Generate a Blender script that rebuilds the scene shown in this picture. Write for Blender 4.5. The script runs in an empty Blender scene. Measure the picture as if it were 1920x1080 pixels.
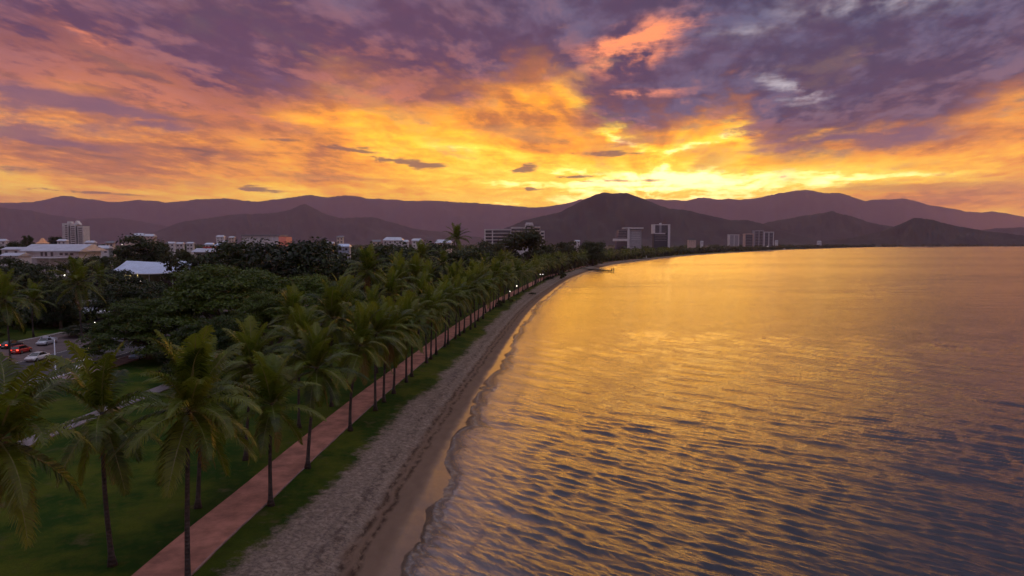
import bpy, bmesh, math, random
import numpy as np
from mathutils import Vector, Matrix, noise as mnoise

R = math.radians
scene = bpy.context.scene
col = scene.collection
rng = np.random.default_rng(7)
random.seed(7)

# ------------------------------------------------------------------ camera
CAM_H = 22.0                     # metres above the water (z = 0 is the water level)
FPX = 1300.0                     # focal length in photograph pixels (1920 wide)
HOR = 456.0                      # horizon row in the photograph
PITCH = math.atan((540 - HOR) / FPX)
cam_data = bpy.data.cameras.new('camera')
cam_data.sensor_width = 36.0
cam_data.lens = 36.0 * FPX / 1920.0
cam_data.clip_start = 0.5
cam_data.clip_end = 80000
cam = bpy.data.objects.new('camera', cam_data)
col.objects.link(cam)
cam.location = (0, 0, CAM_H)
cam.rotation_euler = (math.pi / 2 - PITCH, 0, 0)
scene.camera = cam

scene.render.engine = 'CYCLES'
scene.view_settings.view_transform = 'Standard'
scene.view_settings.look = 'None'
scene.view_settings.exposure = 0.25
scene.view_settings.gamma = 1.0
scene.view_settings.use_curve_mapping = False
cy = scene.cycles
cy.use_denoising = True
cy.use_adaptive_sampling = True
cy.adaptive_threshold = 0.04
cy.max_bounces = 4
cy.diffuse_bounces = 2
cy.glossy_bounces = 2
cy.transmission_bounces = 3
cy.transparent_max_bounces = 8
cy.volume_bounces = 0
cy.caustics_reflective = False
cy.caustics_refractive = False
cy.sample_clamp_indirect = 4.0

SUN_AZ = 11.0                    # degrees clockwise from +Y
SUN_EL = 5.6


def ray(px, py):
    """direction (x, y=1, z) through a photograph pixel"""
    x = (px - 960) / FPX
    v = (540 - py) / FPX
    c, s = math.cos(PITCH), math.sin(PITCH)
    y = c + v * s
    z = -s + v * c
    return x / y, 1.0, z / y


def G(px, py, z=0.0):
    """point of the horizontal plane z seen at a photograph pixel"""
    dx, _, dz = ray(px, py)
    t = (z - CAM_H) / dz
    return Vector((dx * t, t, z))


def A(px, py, Y):
    """point at depth Y seen at a photograph pixel"""
    dx, _, dz = ray(px, py)
    return Vector((dx * Y, Y, CAM_H + dz * Y))


def azel(px, py):
    dx, dy, dz = ray(px, py)
    return math.degrees(math.atan2(dx, dy)), math.degrees(math.atan2(dz, math.hypot(dx, dy)))


# ------------------------------------------------------------------ node helper
class S:
    """a socket with arithmetic that writes Math nodes"""
    tree = None

    def __init__(self, sock):
        self.s = sock

    @staticmethod
    def m(op, *args, clamp=False):
        n = S.tree.nodes.new('ShaderNodeMath')
        n.operation = op
        n.use_clamp = clamp
        for i, a in enumerate(args):
            if isinstance(a, S):
                S.tree.links.new(a.s, n.inputs[i])
            else:
                n.inputs[i].default_value = float(a)
        return S(n.outputs[0])

    def __add__(a, b): return S.m('ADD', a, b)
    def __radd__(a, b): return S.m('ADD', b, a)
    def __sub__(a, b): return S.m('SUBTRACT', a, b)
    def __rsub__(a, b): return S.m('SUBTRACT', b, a)
    def __mul__(a, b): return S.m('MULTIPLY', a, b)
    def __rmul__(a, b): return S.m('MULTIPLY', b, a)
    def __truediv__(a, b): return S.m('DIVIDE', a, b)
    def clamp(a): return S.m('ADD', a, 0.0, clamp=True)


def new(kind, **kw):
    n = S.tree.nodes.new(kind)
    for k, v in kw.items():
        setattr(n, k, v)
    return n


def link(a, b):
    S.tree.links.new(a.s if isinstance(a, S) else a, b)


def smooth(x, lo, hi):
    n = new('ShaderNodeMapRange', interpolation_type='SMOOTHSTEP')
    link(x, n.inputs[0])
    n.inputs[1].default_value = lo
    n.inputs[2].default_value = hi
    return S(n.outputs[0])


def vec(x, y, z=0.0):
    n = new('ShaderNodeCombineXYZ')
    for i, a in enumerate((x, y, z)):
        if isinstance(a, S):
            link(a, n.inputs[i])
        else:
            n.inputs[i].default_value = a
    return S(n.outputs[0])


def noise(v, scale, detail=4.0, rough=0.55, dist=0.0, color=False, dim='3D'):
    n = new('ShaderNodeTexNoise', noise_dimensions=dim)
    if v is not None:
        link(v, n.inputs['Vector'])
    n.inputs['Scale'].default_value = scale
    n.inputs['Detail'].default_value = detail
    n.inputs['Roughness'].default_value = rough
    n.inputs['Distortion'].default_value = dist
    return S(n.outputs['Color' if color else 'Fac'])


def mixc(f, a, b):
    n = new('ShaderNodeMix', data_type='RGBA')
    for sock, val in ((n.inputs[0], f), (n.inputs[6], a), (n.inputs[7], b)):
        if isinstance(val, S):
            link(val, sock)
        elif isinstance(val, (int, float)):
            sock.default_value = val
        else:
            sock.default_value = (*val, 1.0)
    return S(n.outputs[2])


def ramp(f, stops, interp='LINEAR'):
    n = new('ShaderNodeValToRGB')
    cr = n.color_ramp
    cr.interpolation = interp
    while len(cr.elements) < len(stops):
        cr.elements.new(0.5)
    for e, (p, c) in zip(cr.elements, stops):
        e.position = p
        e.color = (*c, 1.0)
    link(f, n.inputs[0])
    return S(n.outputs[0])

# ------------------------------------------------------------------ sky
world = bpy.data.worlds.new('World')
scene.world = world
world.use_nodes = True
S.tree = world.node_tree
S.tree.nodes.clear()
tc = new('ShaderNodeTexCoord')
sep = new('ShaderNodeSeparateXYZ')
link(tc.outputs['Generated'], sep.inputs[0])
DX, DY, DZ = (S(sep.outputs[i]) for i in range(3))
AZ = S.m('ARCTAN2', DX, DY) * (180 / math.pi)
EL = S.m('ARCSINE', DZ) * (180 / math.pi)
# a cloud layer overhead: the direction carried up onto a flat ceiling, axes along and across the sun's azimuth
den = S.m('MAXIMUM', DZ, 0.0) + 0.10
sa = R(SUN_AZ)
ALONG = (DX * math.sin(sa) + DY * math.cos(sa)) / den
ACROSS = (DX * math.cos(sa) - DY * math.sin(sa)) / den
P = vec(ACROSS, ALONG, 0.0)
# rays fanning out from the sun's place behind the ranges
fx, fy = AZ - SUN_AZ, (EL - 3.5) * 1.35
fr = S.m('SQRT', fx * fx + fy * fy + 0.5)
wv = noise(P, 0.9, 2, 0.5, color=True, dim='2D')
wsep = new('ShaderNodeSeparateXYZ')
link(wv, wsep.inputs[0])
W1, W2 = S(wsep.outputs[0]) - 0.5, S(wsep.outputs[1]) - 0.5
fan = noise(vec(fx / fr + W1 * 0.3, fy / fr + W2 * 0.3, fr * 0.035), 2.3, 4, 0.58)
streak = noise(vec(ACROSS + W1 * 0.9 + 3.1, ALONG * 0.30 + W2 * 0.5 + 9.3), 1.15, 5, 0.60, dim='2D')
billow = noise(vec(ACROSS + W2 * 0.5 + 8.4, ALONG * 0.72 + W1 * 0.5 + 25.2), 1.9, 5, 0.62, dim='2D')
mott = noise(vec(ACROSS + W1 * 0.3 + 1.7, ALONG * 0.62 - W2 * 0.3 + 5.1), 4.4, 5, 0.64, dim='2D')
fine = noise(vec(ACROSS + 6.6, ALONG * 0.55 + 19.8), 11.0, 3, 0.62, dim='2D')
# low flat streaks near the horizon, in azimuth and elevation
low = noise(vec(AZ * 0.035 + W1 * 0.3 + 5.0, EL * 0.38 + W2 * 0.4 + 15.0), 1.0, 6, 0.60, dim='2D')
wisp = noise(vec(AZ * 0.13 + 2.0, EL * 0.75 + W2 * 0.4 + 6.0), 1.0, 5, 0.66, dim='2D')
rag = noise(vec(AZ * 0.55 + 4.0, EL * 1.5 + 12.0), 1.0, 4, 0.66, dim='2D')
UA = AZ + (wisp - 0.5) * 6.0 + (rag - 0.5) * 2.0
UE = EL + (low - 0.5) * 2.6


def vm(op, *args):
    n = new('ShaderNodeVectorMath', operation=op)
    for i, x in enumerate(args):
        if isinstance(x, S):
            link(x, n.inputs[i])
        else:
            n.inputs[i].default_value = x
    return S(n.outputs['Value' if op == 'DOT_PRODUCT' else 'Vector'])


UA3, UE3 = vec(UA, UA, UA), vec(UE, UE, UE)


def blobs(*items):
    """sum of soft ellipses of the sky: (px, py, half width, half height in photograph pixels, tilt in degrees, weight), three per node"""
    tot = None
    for i in range(0, len(items), 3):
        tri = list(items[i:i + 3])
        while len(tri) < 3:
            tri.append((0, 0, 10, 10, 0, 0.0))
        ax, ae, ak, bx, be, bk, wt = [], [], [], [], [], [], []
        for px, py, w, h, tilt, k in tri:
            a, e = azel(px, py)
            c, s_ = math.cos(R(tilt)), math.sin(R(tilt))
            w, h = w / 24.0, h / 22.7
            ax.append(c / w); ae.append(s_ / w); ak.append(-(a * c + e * s_) / w)
            bx.append(-s_ / h); be.append(c / h); bk.append(-(e * c - a * s_) / h)
            wt.append(k)
        flat = all(t[4] == 0 for t in tri)
        X = vm('MULTIPLY_ADD', UA3, ax, ak if flat else vm('MULTIPLY_ADD', UE3, ae, ak))
        Y = vm('MULTIPLY_ADD', UE3, be, bk if flat else vm('MULTIPLY_ADD', UA3, bx, bk))
        D = vm('MULTIPLY_ADD', X, X, vm('MULTIPLY', Y, Y))
        E = vm('MAXIMUM', vm('MULTIPLY_ADD', D, (-0.25,) * 3, (1.0,) * 3), (0.0,) * 3)
        E2 = vm('MULTIPLY', E, E)
        r = vm('DOT_PRODUCT', E2, vm('MULTIPLY', E2, wt))
        tot = r if tot is None else tot + r
    return tot


# lower edge of the grey deck, by azimuth
edge = new('ShaderNodeFloatCurve')
cv = edge.mapping.curves[0]
pts = [(-700, 110), (-120, 150), (0, 160), (150, 152), (300, 182), (450, 222), (560, 205), (660, 178), (800, 204), (930, 190), (1010, 165),
       (1080, 220), (1150, 268), (1290, 252), (1370, 225), (1430, 260), (1500, 292), (1620, 282), (1760, 246), (1880, 192),
       (2000, 165), (2500, 205)]
vals = [((azel(x, y)[0] + 70) / 140, azel(x, y)[1] / 25) for x, y in pts]
while len(cv.points) < len(vals) + 2:
    cv.points.new(0.5, 0.5)
allp = [(0.0, 0.56)] + vals + [(1.0, 0.5)]
allp.sort()
for p, (a, b) in zip(cv.points, allp):
    p.location = (a, b)
edge.mapping.update()
link(((AZ + 70.0) / 140.0).clamp(), edge.inputs['Value'])
EDGE = S(edge.outputs[0]) * 25.0
rough_edge = (streak - 0.5) * 7.0 + (billow - 0.5) * 7.0 + (mott - 0.5) * 7.0 + (fine - 0.5) * 2.5
deck = smooth(EL - EDGE + rough_edge, -2.2, 3.0)

# the lit sky under the deck
sx = (AZ - SUN_AZ) / 26.0
near = S.m('EXPONENT', sx * sx * -1.0)                                   # 1 towards the sun
far = S.m('EXPONENT', (AZ - 5.0) * (AZ - 5.0) * (-1 / 6400.0))           # the lit half of the sky
lowg = S.m('EXPONENT', S.m('MAXIMUM', EL - 3.6, 0.0) * -0.20)
glow = near * lowg * 0.19 + lowg * 0.22 + 0.20 + S.m('EXPONENT', (EL - 4.6) * (EL - 4.6) * -0.35) * 0.10 + (streak - 0.5) * 0.36 + (low - 0.5) * 0.66 + (fan - 0.5) * 0.85 + (mott - 0.5) * 0.46 + (fine - 0.5) * 0.26
glow = glow + blobs((1250, 338, 130, 17, 0, 0.48), (1240, 300, 260, 60, 0, 0.14), (1720, 312, 260, 17, 4, 0.20),
                    (1150, 245, 130, 14, -38, 0.40), (1290, 274, 110, 8, 12, 0.36), (1392, 240, 24, 36, 0, 0.26),
                    (1010, 190, 75, 20, -20, 0.16), (950, 290, 220, 10, -9, 0.26), (600, 235, 200, 16, -9, 0.14),
                    (1000, 350, 220, 10, 0, 0.22), (1800, 372, 260, 22, 0, -0.26), (250, 310, 300, 34, 0, -0.20))
LIT = ramp(glow, [(0.0, (0.17, 0.070, 0.040)), (0.18, (0.42, 0.130, 0.022)), (0.36, (0.84, 0.295, 0.005)),
                  (0.56, (1.08, 0.535, 0.005)), (0.76, (1.22, 0.760, 0.050)), (1.0, (2.30, 1.700, 0.60))])
LIT = mixc(far, (0.24, 0.13, 0.15), LIT)

# the deck itself
blue = (smooth(AZ, -10.0, 18.0) * 0.72 + smooth(EL, 11.0, 24.0) * 0.45 + (mott - 0.5) * 1.0 + (streak - 0.5) * 0.6).clamp()
DK = mixc(blue, (0.064, 0.031, 0.064), (0.023, 0.029, 0.066))
hi = smooth(billow + (mott - 0.5) * 0.8 + (fine - 0.5) * 0.5, 0.42, 0.74)
DK = mixc(hi * 0.70, DK, mixc(blue, (0.128, 0.064, 0.104), (0.080, 0.094, 0.165)))
hot = smooth(streak + (mott - 0.5) * 0.9 + (fine - 0.5) * 0.4, 0.45, 0.68) * S.m('EXPONENT', S.m('MAXIMUM', EL - EDGE, 0.0) * -0.30) * (1.0 - smooth(AZ, 14.0, 24.0) * 0.65)
DK = mixc(hot * far * 0.62, DK, (0.66, 0.190, 0.045))
rose = blobs((1195, 80, 90, 34, 20, 1.5), (1200, 175, 80, 9, 0, 0.9), (130, 40, 60, 14, -25, 0.8)) * smooth(mott + (fine - 0.5) * 0.5, 0.36, 0.66)
DK = mixc(rose.clamp(), DK, (0.78, 0.23, 0.09))
pale = blobs((1485, 165, 50, 16, -28, 1.2), (1400, 65, 60, 14, 0, 0.5), (1640, 0, 140, 26, 0, 0.6))
DK = mixc((pale * smooth(billow + (fine - 0.5) * 0.5, 0.36, 0.64)).clamp() * 0.8, DK, (0.42, 0.39, 0.42))
# overhead, out of view, the deck pales to grey-blue, brightened to light the ground
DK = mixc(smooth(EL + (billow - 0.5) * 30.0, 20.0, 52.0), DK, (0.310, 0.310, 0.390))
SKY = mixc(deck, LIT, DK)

# purple bank on the left and small dark clouds before the glow
bank = blobs((60, 185, 190, 26, -9, 1), (270, 222, 110, 11, -9, 1), (30, 235, 130, 14, 0, 1), (110, 268, 130, 12, -5, 1),
             (1500, 245, 120, 26, -10, 0.7), (1690, 255, 80, 32, 0, 0.8))
bank = smooth(bank + (wisp - 0.5) * 1.5 + (rag - 0.5) * 1.1 + (mott - 0.5) * 1.2, 0.20, 1.15)
SKY = mixc(bank * 0.85, SKY, (0.120, 0.066, 0.105))
dusk = blobs((1860, 352, 160, 22, 0, 1), (1660, 350, 120, 8, 0, 1), (300, 335, 200, 8, 0, 1), (640, 335, 160, 8, -3, 1), (980, 250, 110, 14, -8, 1),
             (700, 190, 140, 16, -14, 1), (1230, 262, 60, 14, 0, 1), (1340, 300, 60, 18, 0, 1), (430, 300, 120, 10, 0, 0.6))
SKY = mixc(smooth(dusk + (wisp - 0.5) * 1.8 + (rag - 0.5) * 0.8, 0.25, 1.2) * 0.55, SKY, (0.42, 0.185, 0.060))
puff = blobs((745, 297, 74, 9, 0, 1), (800, 305, 50, 7, 0, 1), (660, 278, 70, 5, 0, 1), (1140, 297, 86, 8, 0, 1), (1165, 342, 110, 7, 0, 1),
             (1085, 330, 44, 4, 0, 1), (375, 290, 40, 6, -6, 1), (490, 349, 66, 5, -4, 1), (175, 357, 120, 4, -2, 1),
             (985, 312, 40, 5, 0, 1), (1010, 360, 36, 3, 0, 1), (530, 265, 44, 4, 0, 1))
puff = smooth(puff + (wisp - 0.5) * 1.2 + (rag - 0.5) * 1.5, 0.36, 0.95)
SKY = mixc(puff * 0.86, SKY, (0.150, 0.070, 0.058))

# clear twilight sky behind, thinly seen through the deck's gaps
nish = new('ShaderNodeTexSky', sky_type='NISHITA')
nish.sun_disc = False
nish.sun_elevation = R(SUN_EL)
nish.sun_rotation = R(SUN_AZ)
nish.air_density = 1.4
nish.dust_density = 2.0
bg1 = new('ShaderNodeBackground')
link(S(nish.outputs[0]), bg1.inputs[0])
bg1.inputs[1].default_value = 0.05
bg2 = new('ShaderNodeBackground')
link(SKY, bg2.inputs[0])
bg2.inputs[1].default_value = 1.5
mx = new('ShaderNodeMixShader')
gap = smooth(billow, 0.42, 0.30) * smooth(EL, 8.0, 16.0)
link(1.0 - gap * 0.15, mx.inputs[0])
link(bg1.outputs[0], mx.inputs[1])
link(bg2.outputs[0], mx.inputs[2])
wo = new('ShaderNodeOutputWorld')
link(mx.outputs[0], wo.inputs[0])
world.cycles.sampling_method = 'MANUAL'
world.cycles.sample_map_resolution = 256

# the sun, low behind thin cloud over the ranges
sd = bpy.data.lights.new('sun', 'SUN')
sd.energy = 2.7
sd.angle = R(64)
sd.color = (1.0, 0.42, 0.01)
sun = bpy.data.objects.new('sun', sd)
col.objects.link(sun)
d = Vector((math.sin(sa) * math.cos(R(SUN_EL)), math.cos(sa) * math.cos(R(SUN_EL)), math.sin(R(SUN_EL))))
sun.rotation_euler = d.to_track_quat('Z', 'Y').to_euler()
sun.location = d * 300
# its light comes softly through the cloud: strongest at the middle of the glow, nothing at its rim
sd.use_nodes = True
S.tree = sd.node_tree
em = S.tree.nodes['Emission']
gi = new('ShaderNodeNewGeometry')
dp = new('ShaderNodeVectorMath', operation='DOT_PRODUCT')
link(gi.outputs['Incoming'], dp.inputs[0])
dp.inputs[1].default_value = d
fall = smooth(S.m('ABSOLUTE', S(dp.outputs['Value'])), math.cos(R(30)), 1.0)
link(fall * fall * fall, em.inputs['Strength'])

# ------------------------------------------------------------------ object helpers
def tag(o, label=None, cat=None, group=None, kind=None):
    if label: o['label'] = label
    if cat: o['category'] = cat
    if group: o['group'] = group
    if kind: o['kind'] = kind
    return o


def empty(name, loc=(0, 0, 0), rz=0.0):
    o = bpy.data.objects.new(name, None)
    o.empty_display_size = 0.3
    col.objects.link(o)
    o.location = loc
    o.rotation_euler = (0, 0, rz)
    return o


def link_mesh(name, me, parent=None, loc=None, rot=None, scale=None):
    o = bpy.data.objects.new(name, me)
    col.objects.link(o)
    if parent is not None: o.parent = parent
    if loc is not None: o.location = loc
    if rot is not None: o.rotation_euler = rot.to_euler() if isinstance(rot, Matrix) else rot
    if scale is not None: o.scale = (scale,) * 3 if isinstance(scale, (int, float)) else scale
    return o


def mesh_np(name, verts, faces, mats=(), smooth_shade=False, matidx=None):
    """mesh from numpy arrays; faces is (n, 3) or (n, 4)"""
    me = bpy.data.meshes.new(name)
    verts = np.asarray(verts, np.float32)
    faces = np.asarray(faces, np.int32)
    k = faces.shape[1]
    me.vertices.add(len(verts))
    me.vertices.foreach_set('co', verts.ravel())
    me.loops.add(faces.size)
    me.loops.foreach_set('vertex_index', faces.ravel())
    me.polygons.add(len(faces))
    me.polygons.foreach_set('loop_start', np.arange(0, faces.size, k, dtype=np.int32))
    try:
        me.polygons.foreach_set('loop_total', np.full(len(faces), k, np.int32))
    except Exception:
        pass
    for m in mats: me.materials.append(m)
    if matidx is not None:
        me.polygons.foreach_set('material_index', np.asarray(matidx, np.int32))
    me.polygons.foreach_set('use_smooth', np.full(len(faces), smooth_shade, bool))
    me.update(calc_edges=True)
    return me


def attr(me, name, data):
    a = me.attributes.new(name, 'FLOAT', 'POINT')
    a.data.foreach_set('value', np.asarray(data, np.float32).ravel())


def grid_faces(nr, nc):
    i = np.arange(nr * nc).reshape(nr, nc)
    return np.stack([i[:-1, :-1], i[:-1, 1:], i[1:, 1:], i[1:, :-1]], -1).reshape(-1, 4)


class MB:
    """collects boxes, tubes and polygons into one mesh"""
    def __init__(self):
        self.v, self.f, self.m = [], [], []

    def add(self, verts, faces, mi=0):
        b = len(self.v)
        self.v.extend(tuple(map(float, p)) for p in verts)
        self.f.extend(tuple(b + i for i in f) for f in faces)
        self.m.extend([mi] * len(faces))
        return self

    def box(self, x0, x1, y0, y1, z0, z1, mi=0):
        v = [(x, y, z) for z in (z0, z1) for y in (y0, y1) for x in (x0, x1)]
        return self.add(v, [(0, 2, 3, 1), (4, 5, 7, 6), (0, 1, 5, 4), (2, 6, 7, 3), (0, 4, 6, 2), (1, 3, 7, 5)], mi)

    def tube(self, pts, rad, n=8, mi=0, cap=True):
        pts = [Vector(p) for p in pts]
        rad = [rad] * len(pts) if isinstance(rad, (int, float)) else rad
        v, f = [], []
        for i, p in enumerate(pts):
            t = (pts[min(i + 1, len(pts) - 1)] - pts[max(i - 1, 0)]).normalized()
            u = t.orthogonal().normalized() if abs(t.z) < 0.95 else Vector((1, 0, 0))
            u = (u - t * u.dot(t)).normalized()
            w = t.cross(u)
            for k in range(n):
                a = 2 * math.pi * k / n
                v.append(p + (u * math.cos(a) + w * math.sin(a)) * rad[i])
        for i in range(len(pts) - 1):
            for k in range(n):
                f.append((i * n + k, i * n + (k + 1) % n, (i + 1) * n + (k + 1) % n, (i + 1) * n + k))
        if cap:
            f.append(tuple(range(n - 1, -1, -1)))
            f.append(tuple(range((len(pts) - 1) * n, len(pts) * n)))
        return self.add(v, f, mi)

    def mesh(self, name, mats, smooth_shade=False):
        me = bpy.data.meshes.new(name)
        me.from_pydata(self.v, [], self.f)
        for m in (mats if isinstance(mats, (list, tuple)) else [mats]): me.materials.append(m)
        me.polygons.foreach_set('material_index', self.m)
        me.polygons.foreach_set('use_smooth', [smooth_shade] * len(self.f))
        me.update()
        return me

    def build(self, name, mats, parent=None, smooth_shade=False, **kw):
        return link_mesh(name, self.mesh(name, mats, smooth_shade), parent, **kw)


# ------------------------------------------------------------------ materials
def material(name, colour=(0.5, 0.5, 0.5), rough=0.7, vary=0.15, scale=2.0, bump=0.0, bscale=20.0, metal=0.0, spec=0.4,
             emit=None, estr=0.0, obj_vary=0.0, coord='Object'):
    """painted or solid surface with slight procedural variation"""
    m = bpy.data.materials.new(name)
    m.use_nodes = True
    S.tree = m.node_tree
    b = m.node_tree.nodes['Principled BSDF']
    t = new('ShaderNodeTexCoord')
    v = S(t.outputs[coord])
    n = noise(v, scale, 4, 0.6)
    dark = tuple(c * (1 - vary) for c in colour)
    light = tuple(min(1, c * (1 + vary)) for c in colour)
    c = mixc(smooth(n, 0.3, 0.7), dark, light)
    if obj_vary:
        oi = new('ShaderNodeObjectInfo')
        c = mixc(S(oi.outputs['Random']) * obj_vary, c, tuple(x * 0.45 for x in colour))
    link(c, b.inputs['Base Color'])
    b.inputs['Roughness'].default_value = rough
    b.inputs['Metallic'].default_value = metal
    b.inputs['Specular IOR Level'].default_value = spec
    if bump:
        bn = new('ShaderNodeBump')
        bn.inputs['Strength'].default_value = bump
        bn.inputs['Distance'].default_value = 0.05
        link(noise(v, bscale, 5, 0.65), bn.inputs['Height'])
        link(bn.outputs[0], b.inputs['Normal'])
    if emit:
        b.inputs['Emission Color'].default_value = (*emit, 1)
        b.inputs['Emission Strength'].default_value = estr
    return m


# ------------------------------------------------------------------ the shoreline
shore_px = [(738, 1080), (795, 960), (835, 870), (890, 760), (930, 690), (965, 630), (1000, 580), (1030, 552), (1075, 521), (1145, 497.5),
            (1210, 488.5), (1300, 479), (1400, 472.6), (1480, 468.4), (1545, 466.2), (1600, 464.4), (1700, 462.9), (1920, 462.2)]
SP = [Vector((-14.0, -260)), Vector((-10.5, -80)), Vector((-8.6, 0))] + [G(x, y, 0).to_2d() for x, y in shore_px]
SP.append(Vector((9000, 5600)))


def catmull(P, seg):
    out = []
    for i in range(len(P) - 1):
        p0, p1, p2, p3 = P[max(i - 1, 0)], P[i], P[i + 1], P[min(i + 2, len(P) - 1)]
        for k in range(seg):
            t = k / seg
            m1 = (p2 - p0) * 0.5 * min(1, 2 * (p2 - p1).length / max((p2 - p0).length, 1e-6))
            m2 = (p3 - p1) * 0.5 * min(1, 2 * (p2 - p1).length / max((p3 - p1).length, 1e-6))
            out.append((2 * t**3 - 3 * t**2 + 1) * p1 + (t**3 - 2 * t**2 + t) * m1 + (-2 * t**3 + 3 * t**2) * p2 + (t**3 - t**2) * m2)
    out.append(P[-1])
    return np.array([(p.x, p.y) for p in out])


shore = catmull(SP, 7)
slen = np.concatenate([[0], np.cumsum(np.hypot(*np.diff(shore, axis=0).T))])


def shore_at(t):
    """points and inland normals at arc length t (array)"""
    x = np.interp(t, slen, shore[:, 0]); y = np.interp(t, slen, shore[:, 1])
    e = 2.0 + 0.01 * t
    tx = np.interp(t + e, slen, shore[:, 0]) - np.interp(t - e, slen, shore[:, 0])
    ty = np.interp(t + e, slen, shore[:, 1]) - np.interp(t - e, slen, shore[:, 1])
    L = np.hypot(tx, ty) + 1e-9
    return x, y, -ty / L, tx / L


def shore_t(Y):
    return np.interp(Y, shore[:, 1], slen)


def inland(t, s):
    x, y, nx, ny = shore_at(np.asarray(t, float))
    return x + nx * s, y + ny * s


def sdist(x, y):
    """signed distance inland from the waterline (approximate, chunked)"""
    x = np.asarray(x, float).ravel(); y = np.asarray(y, float).ravel()
    out = np.empty(len(x))
    a = shore[:-1]; b = shore[1:]; ab = b - a; L2 = (ab**2).sum(1)
    for i in range(0, len(x), 20000):
        px, py = x[i:i + 20000, None], y[i:i + 20000, None]
        u = np.clip(((px - a[:, 0]) * ab[:, 0] + (py - a[:, 1]) * ab[:, 1]) / L2, 0, 1)
        dx = px - (a[:, 0] + u * ab[:, 0]); dy = py - (a[:, 1] + u * ab[:, 1])
        d2 = dx**2 + dy**2
        k = d2.argmin(1); r = np.arange(len(k))
        side = ab[k, 0] * dy[r, k] - ab[k, 1] * dx[r, k]
        out[i:i + 20000] = np.sign(side) * np.sqrt(d2[r, k])
    return out


def vnoise(x, y, seed=0):
    """smooth value noise in numpy, 0..1"""
    xi = np.floor(x).astype(np.int64); yi = np.floor(y).astype(np.int64)
    fx = x - xi; fy = y - yi
    fx = fx * fx * (3 - 2 * fx); fy = fy * fy * (3 - 2 * fy)
    def h(a, b):
        n = (a * 374761393 + b * 668265263 + seed * 974711) & 0x7fffffff
        n = ((n ^ (n >> 13)) * 1274126177) & 0x7fffffff
        return ((n ^ (n >> 16)) & 0xffff) / 65535.0
    return (h(xi, yi) * (1 - fx) + h(xi + 1, yi) * fx) * (1 - fy) + (h(xi, yi + 1) * (1 - fx) + h(xi + 1, yi + 1) * fx) * fy


def fbm(x, y, oct=4, seed=0, gain=0.5):
    t = 0; a = 1; n = 0
    for k in range(oct):
        t = t + a * vnoise(x * 2**k, y * 2**k, seed + k * 17); n += a; a *= gain
    return t / n


LAWN = 1.45
def beach_z(s):
    """height of the ground over the waterline distance"""
    return np.interp(s, [-200, -60, -12, 0, 2.2, 3.4, 5.0, 8.0, 12, 30, 80, 400], [-3, -2.6, -0.75, 0.02, 0.22, 0.42, 0.86, 1.12, 1.36, LAWN, LAWN + 0.05, LAWN + 0.1])


# ------------------------------------------------------------------ ground: beach and lawn, one surface cut in two objects
mat_ground = bpy.data.materials.new('beach_and_lawn')
mat_ground.use_nodes = True
S.tree = mat_ground.node_tree
bs = S.tree.nodes['Principled BSDF']
geo = new('ShaderNodeNewGeometry')
POS = S(geo.outputs['Position'])
at_s = new('ShaderNodeAttribute', attribute_name='s'); SS = S(at_s.outputs['Fac'])
at_t = new('ShaderNodeAttribute', attribute_name='t'); TT = S(at_t.outputs['Fac'])
LOC = vec(SS, TT * 0.5, 0.0)
sand_n = noise(POS, 1.7, 6, 0.66)
prints = noise(POS, 3.8, 3, 0.6, 0.6)
grain = noise(POS, 14.0, 3, 0.6)
SAND = mixc(smooth(sand_n, 0.3, 0.72), (0.190, 0.148, 0.116), (0.335, 0.266, 0.212))
SAND = mixc(smooth(prints, 0.54, 0.40) * 0.62, SAND, (0.105, 0.078, 0.075))
# trodden tracks along the beach
track = noise(vec(SS * 1.3, TT * 0.05, 2.0), 1.0, 4, 0.6)
SAND = mixc(smooth(track, 0.55, 0.68) * 0.35, SAND, (0.105, 0.080, 0.076))
wetn = noise(LOC, 0.55, 5, 0.6)
smoothsand = mixc(noise(LOC, 0.9, 4), (0.135, 0.088, 0.064), (0.200, 0.135, 0.098))
lower = smooth(SS + (wetn - 0.5) * 2.0, 4.3, 3.3)                     # smooth washed sand below the berm
SAND = mixc(lower, SAND, smoothsand)
# dark seaweed left at the berm and in two broken lines
wr = noise(vec(SS * 1.2, TT * 0.55, 7.0), 1.6, 6, 0.7)
wr2 = noise(vec(SS * 0.3, TT * 0.22, 3.0), 1.0, 4, 0.6)
l1 = smooth(S.m('ABSOLUTE', SS - 2.75 + (wr2 - 0.5) * 1.5), 0.42, 0.0)
l2 = smooth(S.m('ABSOLUTE', SS - 3.55 + (wr2 - 0.5) * 1.3), 0.42, 0.0)
l3 = smooth(S.m('ABSOLUTE', SS - 5.1 + (wr2 - 0.5) * 2.0), 0.95, 0.0)
weed = ((l1 + l2) * smooth(wr, 0.40, 0.60) + l3 * smooth(wr, 0.40, 0.66) * 0.75).clamp()
SAND = mixc(weed * 0.88, SAND, (0.040, 0.024, 0.018))
wet = smooth(SS + (wetn - 0.5) * 1.2, 1.5, 0.4)
SAND = mixc(wet * 0.2, SAND, (0.120, 0.085, 0.072))
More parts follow.
